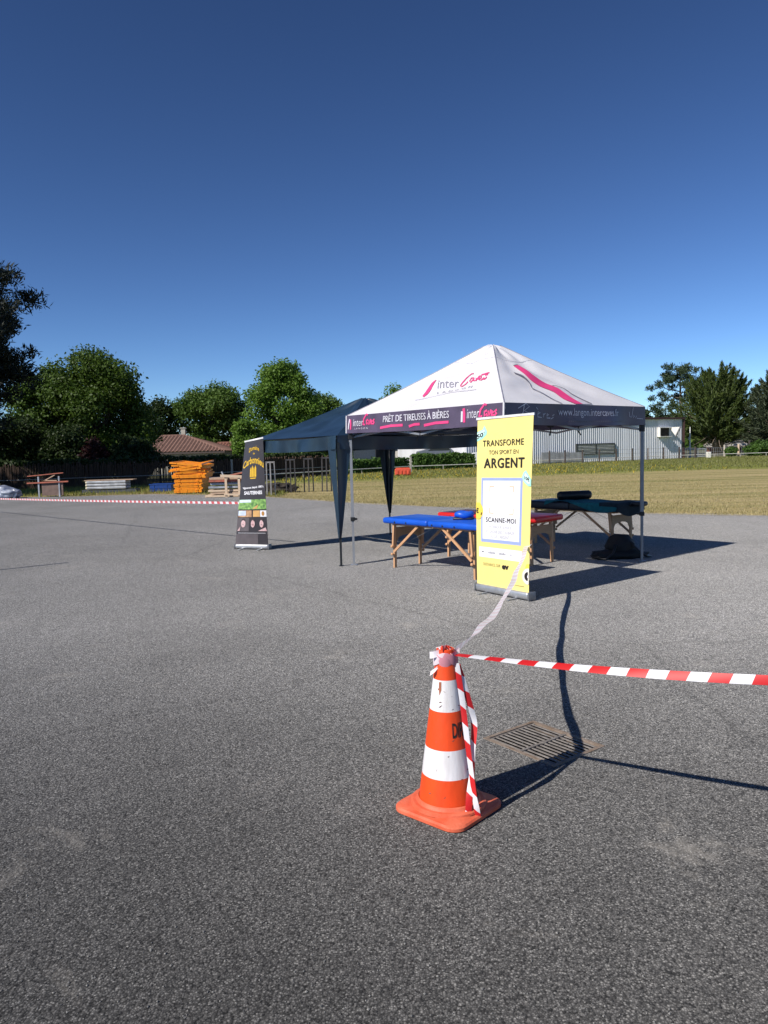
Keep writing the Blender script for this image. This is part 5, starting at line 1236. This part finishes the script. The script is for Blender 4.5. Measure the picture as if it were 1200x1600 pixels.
# louvred window
p0, p1 = on_wall(900, zat(900, 710), 0.10), on_wall(959, zat(959, 693), 0.10); c = (p0+p1)/2; ww = (Vector((p1.x, p1.y))-Vector((p0.x, p0.y))).length; wh = p1.z-p0.z
darkf = mat('window_dark_frame', (0.05, 0.055, 0.05), rough=0.5); louv = mat('louvre_grey', (0.62, 0.64, 0.60), rough=0.4, metal=0.2)
mb = MB()
for s_ in (-1, 0, 1): mb.box(c+wd_*(s_*ww/2), (0.13, 0.14, wh+0.12), rot=wrot)
for s_ in (-1, 1): mb.box(c+Vector((0, 0, s_*wh/2)), (ww-0.13, 0.13, 0.12), rot=wrot)
wf = mb.build('window', darkf, WA)
mb = MB(); mb.box(c-wn_*0.045, (ww, 0.02, wh), rot=wrot); mb.build('pane', mat('window_dark_glass', (0.012, 0.014, 0.014), rough=0.15), wf)
mb = MB(); tilt = wrot @ Matrix.Rotation(math.radians(35), 3, 'X')
for k in range(7):
    for s_ in (-1, 1): mb.box(c+wd_*(s_*ww/4)+wn_*0.02+Vector((0, 0, -wh/2+wh*(k+0.5)/7)), (ww/2-0.15, 0.10, 0.025), rot=tilt)
mb.build('louvre', louv, wf)
# projecting hooded opening
za, zb_ = zat(1040, 682), zat(1040, 668); p0, p1 = on_wall(1027, za, 0.02), on_wall(1044, zb_, 0.02); cw = (Vector((p1.x, p1.y))-Vector((p0.x, p0.y))).length; hh_ = zb_-za; c = (p0+p1)/2; dp = 1.05
hw = mat('hood_white', (0.76, 0.74, 0.70), rough=0.5, var=0.03)
mb = MB(); mb.box(c-wd_*cw/2+wn_*0.20, (0.10, 0.40, hh_), rot=wrot); mb.box(c+wn_*0.25-Vector((0, 0, hh_/2)), (cw+0.12, 0.50, 0.06), rot=wrot); mb.box(c+wn_*0.20+Vector((0, 0, hh_/2)), (cw+0.12, 0.40, 0.06), rot=wrot)
q1 = c+wd_*(cw*0.55)+wn_*0.06; tp = hh_/2; th = wd_*0.08; out_ = wn_*1.5
tri = [q1+Vector((0, 0, tp)), q1+out_+Vector((0, 0, tp)), q1+out_*0.58+Vector((0, 0, -tp))]
mb.add(tri+[v+th for v in tri], [(0, 2, 1), (3, 4, 5), (0, 1, 4, 3), (1, 2, 5, 4), (2, 0, 3, 5)])
hd = mb.build('hatch_hood', hw, WA)
mb = MB(); mb.box(c+wn_*0.07, (cw, 0.05, hh_-0.08), rot=wrot); mb.build('opening', mat('opening_dark', (0.012, 0.011, 0.010), rough=0.9), hd)
mb = MB(); mb.bar(q1+out_+Vector((0, 0, tp)), q1+out_*0.58+Vector((0, 0, -tp-0.02)), 0.12, 0.12); mb.build('hood_edge', mat('hood_side', (0.20, 0.20, 0.22), rough=0.6), hd)
# post and wire fence in front of it
PF = thing('post_and_wire_fence', 'post and wire fence of dark wooden posts in front of the warehouse', 'fence', wc+wn_*2.2, world=True)
pw = mat('dark_wood_post', (0.07, 0.055, 0.05), rough=0.9, var=0.2)
mbw = MB(); tops = []
for px in (838, 862, 889, 915, 941, 966, 990, 1014, 1038.5, 1063):
    p = on_wall(px, 0, 2.0); mb = MB(); mb.tube([(p.x, p.y, 0), (p.x, p.y, 1.25)], [0.085, 0.075], n=7); mb.build('post', pw, PF); tops.append(p)
for z in (0.35, 0.75, 1.15):
    mbw.tube([t+Vector((0, 0, z)) for t in tops], 0.012, n=4)
mbw.build('wire', rackl, PF)
# low grey wall panels seen behind the left posts
LW = thing('concrete_panel_fence', 'low grey concrete panel fence at the foot of the warehouse', 'fence', wc, world=True)
for k in range(3):
    a, b = on_wall(834+k*22, 0, 1.2), on_wall(834+k*22+21, 0, 1.2); mb = MB(); mb.bar(a+Vector((0, 0, 0.55)), b+Vector((0, 0, 0.55)), 0.06, 1.1-0.08*k); mb.build('panel', mat('panel_grey', (0.36, 0.36, 0.37), rough=0.85, var=0.15, scale=2), LW)
# slim white mast, gate, posts
p = D(1078, 714, 84); MA = thing('mast', 'slim white mast with a small box beside the warehouse corner', 'mast', (p.x, 84, 0)); hm = D(1078, 667, 84).z
mb = MB(); mb.tube([(0, 0, 0), (0, 0, hm*0.45), (0, 0, hm)], [0.09, 0.08, 0.05], n=8); mb.build('pole', railw if False else mat('mast_white', (0.66, 0.66, 0.66), rough=0.5), MA)
mb = MB(); mb.rbox((-0.1, -0.05, hm*0.62), (0.2, 0.2, 0.3), r=0.02, seg=1); mb.build('box', steel, MA)
mb = MB(); mb.rbox((-0.12, -0.05, hm*0.30), (0.22, 0.2, 0.3), r=0.02, seg=1); mb.build('box', steel, MA)
a, b = D(1068, 712, 83), D(1100, 712, 84); GT = thing('metal_gate', 'low grey metal gate between the warehouse and the cypress trunk', 'gate', ((a.x+b.x)/2, 83.5, 0)); w = b.x-a.x
mb = MB(); 
for z in (0.12, 0.95): mb.bar((-w/2, 0, z), (w/2, 0, z), 0.06)
for k in range(4): mb.bar((-w/2+w*k/3, 0, 0), (-w/2+w*k/3, 0, 1.0), 0.06)
mb.build('frame', steel, GT)
mb = MB()
for k in range(20): x = -w/2+w*(k+0.5)/20; mb.bar((x, 0, 0.12), (x, 0, 0.95), 0.02)
mb.build('mesh_infill', steel, GT)
for px, top, c_, lab in ((1087, 699, pw, 'dark thin post behind the metal gate'), (1132, 695, mat('post_pale', (0.45, 0.41, 0.35), rough=0.9), 'pale wooden post right of the cypress trunk'), (1137, 702, wood, 'short brown stump post beside the pale post'), (1154, 694, wood_l, 'tan wooden post in front of the distant house'), (1171, 688, pw, 'thin dark post in front of the distant house')):
    h_ = D(px, top, 87).z; p = D(px, 705, 87); T = thing('fence_post', lab, 'post', (p.x, 87, 0)); mb = MB(); mb.tube([(0, 0, 0), (0, 0, h_-0.03), (0, 0, h_)], [0.12, 0.11, 0.06], n=7); mb.build('shaft', c_, T)
FN = thing('wire_mesh_fence', 'grey wire mesh fence crossing behind the cypress trunk', 'fence', (38, 88, 0), world=True)
mb = MB()
for k in range(60): x = 34+k*0.25; mb.bar((x, 88, 0), (x, 88, 1.0), 0.018)
for z in (0.1, 0.55, 1.0): mb.bar((34, 88, z), (49, 88, z), 0.022)
mb.build('mesh_panel', steel, FN)
p = D(1107, 712, 80); BX = thing('marker_stone', 'small white marker stone at the foot of the cypress', 'marker', (p.x, 80, 0)); mb = MB(); mb.rbox((0, 0, 0.32), (0.42, 0.4, 0.64), r=0.06, seg=2); mb.build('stone', mat('stone_white', (0.62, 0.60, 0.55), rough=0.8), BX)

# ------------------------------------------------------------------ houses
tile = mat('roof_tile_red', (0.13, 0.068, 0.050), rough=0.85, scale=3, col2=(0.235, 0.135, 0.105), island=0.3); plaster = mat('plaster_cream', (0.40, 0.37, 0.31), rough=0.9, var=0.06); shut = mat('shutter_dark', (0.05, 0.04, 0.035), rough=0.7)
def house(label, x0, x1, Y, dep, eave, ridge, hip, wallm, roofm, chim=None, cat='house', ribs=True):
    T = thing('house', label, cat, ((x0+x1)/2, Y, 0), world=True); w = x1-x0; ov = 0.55
    mb = MB(); mb.box(((x0+x1)/2, Y+dep/2, (eave-0.02)/2), (w, dep, eave-0.02)); mb.build('wall', wallm, T)
    for k in range(max(1, int(w/4.0))):
        xw = x0+w*(k+0.5)/max(1, int(w/4.0)); mb = MB(); mb.box((xw, Y-0.02, eave*0.52), (1.1, 0.08, 1.0)); f = mb.build('window', wood_l, T)
        mb = MB(); mb.box((xw, Y-0.07, eave*0.52), (0.96, 0.03, 0.88)); mb.build('pane', shut, f)
    hipL, hipR = hip if isinstance(hip, tuple) else (hip, hip); X0, X1, Y0, Y1 = x0-ov, x1+ov, Y-ov, Y+dep+ov; ym = (Y0+Y1)/2; mb = MB()
    e = [Vector((X0, Y0, eave)), Vector((X1, Y0, eave)), Vector((X1, Y1, eave)), Vector((X0, Y1, eave))]; rA, rB = Vector((X0+hipL, ym, ridge)), Vector((X1-hipR, ym, ridge))
    def slope(a, b, c, d, cnt):
        for k in range(cnt):          # rows of round tiles running down the slope
            p, q = a.lerp(b, k/cnt), a.lerp(b, (k+1)/cnt); r_, s_ = d.lerp(c, k/cnt), d.lerp(c, (k+1)/cnt); mm = (p+q)/2+Vector((0, 0, 0.09)); nn_ = (r_+s_)/2+Vector((0, 0, 0.09))
            mb.add([p, mm, nn_, r_], [(0, 1, 2, 3)]); mb.add([mm, q, s_, nn_], [(0, 1, 2, 3)])
    def up_(x): f = max(0.0, min(1.0, (x-X0)/hipL, (X1-x)/hipR)); return Vector((x, Y0+(ym-Y0)*f, eave+(ridge-eave)*f))
    cnt = int((X1-X0)/0.34)
    for k in range(cnt):
        xa, xb = X0+(X1-X0)*k/cnt, X0+(X1-X0)*(k+1)/cnt; xm = (xa+xb)/2; z_ = Vector((0, 0, 0.11))
        mb.add([Vector((xa, Y0, eave)), Vector((xm, Y0, eave))+z_, up_(xm)+z_, up_(xa)], [(0, 1, 2, 3)]); mb.add([Vector((xm, Y0, eave))+z_, Vector((xb, Y0, eave)), up_(xb), up_(xm)+z_], [(0, 1, 2, 3)])
    slope(e[1], e[2], rB, rB, 20); slope(e[2], e[3], rA, rB, 20); slope(e[3], e[0], rA, rA, 20)
    mb.tube([rA, rB], 0.12, n=6); mb.tube([rB, e[1]], 0.10, n=6); mb.tube([rA, e[0]], 0.10, n=6)
    rf = mb.build('roof', roofm, T)
    mb = MB(); mb.bar(e[0]+Vector((0, -0.05, -0.10)), e[1]+Vector((0, -0.05, -0.10)), 0.10, 0.14); mb.build('gutter', mat('gutter_brown', (0.07, 0.05, 0.045), rough=0.6), T)
    if chim: mb = MB(); mb.box(chim, (0.42, 0.42, 1.3)); mb.box((chim[0], chim[1], chim[2]+0.68), (0.55, 0.55, 0.10)); mb.build('chimney', plaster, rf)
    return T
Yh = 70; za = D(290, 706, Yh).z; rz = D(272, 681, Yh+4.5).z
xl, xr = D(226, 706, Yh).x, D(351, 706, Yh).x
house('low bungalow with red tiled hip roof behind the dark hedge', xl+0.5, xr-0.5, Yh+0.5, 8, za, rz, (0.4, 4.8), plaster, tile, chim=(D(287, 680, Yh+6).x, Yh+6, rz+0.1))
Y2 = 78; house('small tiled outbuilding roof right of the bungalow', D(332, 700, Y2).x, D(385, 700, Y2).x, Y2, 6, D(350, 706, Y2).z, D(350, 692, Y2+3).z, 0.5, plaster, mat('roof_tile_dark', (0.17, 0.065, 0.045), rough=0.85, scale=3, col2=(0.26, 0.12, 0.085), island=0.3))
creamw = mat('wall_off_white', (0.66, 0.63, 0.57), rough=0.85, var=0.05)
house('off-white house half hidden behind the bright hedge and navy drape', D(552, 705, 86).x, D(636, 705, 86).x, 86, 7, 2.6, 4.2, 3.0, creamw, tile)
house('distant grey-roofed house right of the cypress', D(1140, 690, 125).x, D(1196, 690, 125).x, 125, 9, D(1160, 682, 125).z, D(1160, 674.5, 129).z, 1.0, mat('wall_greyish', (0.30, 0.27, 0.24), rough=0.9), mat('roof_grey_brown', (0.16, 0.115, 0.10), rough=0.85, scale=2, var=0.15))
W8 = 88; x0, x1 = D(697, 700, W8).x, D(733, 700, W8).x; WB_ = thing('white_building', 'plain white building wall above the bright hedge beside the yellow banner', 'building', ((x0+x1)/2, W8, 0), world=True)
mb = MB(); mb.box(((x0+x1)/2, W8+4, 1.8), (x1-x0, 8, 3.6)); mb.build('wall', creamw, WB_); mb = MB(); mb.box(((x0+x1)/2, W8+4, 3.68), (x1-x0+0.5, 8.5, 0.14)); mb.build('roof', MATS['roof_sheet'], WB_)
mb = MB(); mb.box((x0+0.8, W8-0.03, 1.0), (0.9, 0.08, 2.0)); mb.build('door', shut, WB_)
x0, x1 = D(1118, 696, 108).x, D(1192, 696, 108).x; CP = thing('carport', 'pale flat carport roof with red-brown boards below, near the distant house', 'carport', ((x0+x1)/2, 108, 0), world=True); zt = D(1150, 694.5, 108).z
mb = MB(); mb.box(((x0+x1)/2, 110, zt), (x1-x0, 4, 0.35)); mb.build('roof', mat('carport_roof', (0.52, 0.49, 0.46), rough=0.7), CP)
mb = MB(); mb.box(((x0+x1)/2, 111.5, zt/2-0.1), (x1-x0-0.3, 0.1, zt-0.4)); mb.build('back_wall', mat('brick_red', (0.20, 0.06, 0.04), rough=0.85, var=0.15), CP)
for k in range(4): mb = MB(); mb.box((x0+0.2+(x1-x0-0.4)*k/3, 108.2, zt/2-0.09), (0.14, 0.14, zt-0.18)); mb.build('post', wood, CP)

# ------------------------------------------------------------------ parked cars behind the hedge
def car(label, x, y, yaw, mp, L_=4.0, H_=1.62):
    T = thing('parked_car', label, 'car', (x, y, 0), yaw); mb = MB()
    prof = [(-0.50, 0.30), (-0.495, 0.62), (-0.46, 0.78), (-0.26, 0.86*1.0), (-0.10, 1.0), (0.30, 1.0), (0.46, 0.74), (0.495, 0.55), (0.50, 0.30), (0.40, 0.20), (-0.40, 0.20)]
    prof = [(a*L_, b*H_ if b > 0.55 else b*1.0) for a, b in prof]
    mb.prism(prof, -0.82, 0.82, xf=Matrix(((1, 0, 0, 0), (0, 0, -1, 0), (0, 1, 0, 0), (0, 0, 0, 1)))); mb.build('body', mp, T)
    gl = mat('car_glass', (0.015, 0.018, 0.022), rough=0.08)
    for s_ in (-1, 1):
        g = [(-0.235*L_, 0.80*H_-0.02), (-0.10*L_, 0.955*H_), (0.285*L_, 0.955*H_), (0.375*L_, 0.80*H_-0.02)]
        mb = MB(); mb.prism(g, 0.822, 0.832, xf=Matrix(((1, 0, 0, 0), (0, 0, -s_, 0), (0, 1, 0, 0), (0, 0, 0, 1)))); mb.build('side_window', gl, T)
    mb = MB(); mb.add([Vector((-0.262*L_, -0.74, 0.875*H_)), Vector((-0.262*L_, 0.74, 0.875*H_)), Vector((-0.115*L_, 0.66, 0.995*H_)), Vector((-0.115*L_, -0.66, 0.995*H_))], [(0, 1, 2, 3)]); mb.build('windscreen', gl, T)
    for sx in (-0.31, 0.31):
        for sy in (-1, 1):
            mb = MB(); mb.tube([(sx*L_, sy*0.70, 0.31), (sx*L_, sy*0.86, 0.31)], 0.31, n=18); wv = mb.build('wheel', mat('tyre', (0.012, 0.012, 0.012), rough=0.9), T)
            mb = MB(); mb.tube([(sx*L_, sy*0.861, 0.31), (sx*L_, sy*0.872, 0.31)], 0.19, n=14); mb.build('rim', steel, wv)
    for s_ in (-1, 1): mb = MB(); mb.rbox((-0.498*L_, s_*0.6, 0.62), (0.05, 0.34, 0.14), r=0.02, seg=1); mb.build('headlight', mat('lamp_clear', (0.6, 0.6, 0.58), rough=0.1), T)
p = D(680, 706, 72); car('silver grey car parked behind the bright hedge', p.x, 72, 0.1, mat('paint_silver', (0.24, 0.25, 0.28), rough=0.3, metal=0.5, var=0.03), L_=3.6, H_=1.95)
p = D(770, 720, 68.5); car('white car nose beside the hedge end, left of the yellow banner', p.x, 68.5, 0.05, mat('paint_white', (0.70, 0.70, 0.70), rough=0.3, var=0.02), L_=3.9, H_=1.60)
# pole outside the frame whose shadow falls across the left of the asphalt
tipg = G(105, 879); hp_ = 2.1; bq = Vector((tipg.x, tipg.y, 0))-Vector((math.cos(SUN_AZ), math.sin(SUN_AZ), 0))*(hp_/math.tan(SUN_ELEV))
PL = thing('marker_pole', 'tall slim pole standing just outside the left edge that casts a long shadow', 'pole', bq)
mb = MB(); mb.tube([(0, 0, 0.03), (0, 0, hp_)], [0.035, 0.03], n=8); mb.build('shaft', pw, PL); mb = MB(); mb.lathe([(0.2, 0.0), (0.2, 0.03), (0.05, 0.05)], n=20); mb.build('base', black_pl, PL)

# ------------------------------------------------------------------ grass, flowers
def in_field(x, y):
    for i in range(len(EDGE)-1):
        if EDGE[i][0] <= x < EDGE[i+1][0]:
            t = (x-EDGE[i][0])/(EDGE[i+1][0]-EDGE[i][0]); ye = EDGE[i][1]*(1-t)+EDGE[i+1][1]*t; break
    else: return None
    return y-ye
def blades(name, n, gen, hgt, wid, m_, seed, label, kind='stuff'):
    rng = np.random.default_rng(seed); Q = []
    while len(Q) < n:
        q = gen(rng)
        if q: Q.append(q)
    P = np.array(Q); a = rng.uniform(0, 2*np.pi, n); h = hgt*rng.uniform(0.5, 1.3, n)*P[:, 2]; w = wid*rng.uniform(0.6, 1.4, n)
    B = np.stack([P[:, 0], P[:, 1], np.zeros(n)], 1); dx = np.stack([np.cos(a)*w, np.sin(a)*w, np.zeros(n)], 1); ln = np.stack([rng.normal(size=n)*h*0.4, rng.normal(size=n)*h*0.4, h], 1)
    V = np.stack([B-dx, B+dx, B+ln], 1).reshape(-1, 3); me = bpy.data.meshes.new(name); me.vertices.add(3*n); me.loops.add(3*n); me.polygons.add(n)
    me.vertices.foreach_set('co', V.astype(np.float32).ravel()); me.loops.foreach_set('vertex_index', np.arange(3*n, dtype=np.int32)); me.polygons.foreach_set('loop_start', np.arange(0, 3*n, 3, dtype=np.int32)); me.polygons.foreach_set('loop_total', np.full(n, 3, dtype=np.int32))
    me.update(calc_edges=True); me.materials.append(m_); o = bpy.data.objects.new(name, me); COL.objects.link(o); o['kind'] = kind; o['label'] = label; return o
def near_edge(rng):
    x = rng.uniform(-14, 14); y = rng.uniform(12, 46); d = in_field(x, y)
    if d is None or d < 0.02: return None
    if rng.random() > math.exp(-d/2.0) and rng.random() > 0.10: return None
    if abs(x) > 0.62*y: return None
    return (x, y, 0.6+0.6*rng.random())
def far_band(rng):
    x = rng.uniform(-10, 45); y = rng.uniform(42, 84)
    if y-0.13*x < 42.5+rng.uniform(0, 3): return None
    for i in range(len(FAR)-1):
        if FAR[i][0] <= x < FAR[i+1][0]:
            t = (x-FAR[i][0])/(FAR[i+1][0]-FAR[i][0]); yf = FAR[i][1]*(1-t)+FAR[i+1][1]*t
            if y > yf-0.2: return None
    return (x, y, 0.6+0.6*rng.random())
def left_verge(rng):
    x = rng.uniform(-26, -4); y = rng.uniform(29, 46); d = in_field(x, y)
    if d is None or d < 0.05 or d > 9: return None
    return (x, y, 0.5+0.9*rng.random())
g_green2 = leafm('grass_far', (0.12, 0.135, 0.04), (0.23, 0.22, 0.08), 0.25); g_dry = leafm('grass_dry', (0.25, 0.22, 0.09), (0.50, 0.41, 0.21), 0.25); g_green = leafm('grass_green', (0.12, 0.15, 0.025), (0.29, 0.29, 0.07), 0.3)
blades('grass', 46000, near_edge, 0.055, 0.010, g_dry, 71, 'short dry mown grass along the asphalt edge')
blades('grass', 26000, far_band, 0.13, 0.030, g_green2, 72, 'longer green grass along the far side of the field')
blades('grass', 14000, left_verge, 0.16, 0.016, g_green, 73, 'green grass on the verge under the left trees')
def flow(rng):
    q = far_band(rng)
    if not q or q[0] > 22 or (q[0] > 14 and rng.random() < 0.6): return None
    return q
blades('wildflowers', 2200, flow, 0.15, 0.018, mat('flower_yellow', (0.60, 0.42, 0.03), rough=0.7, var=0.1, trans=0.2), 74, 'yellow wildflowers in the far uncut grass')
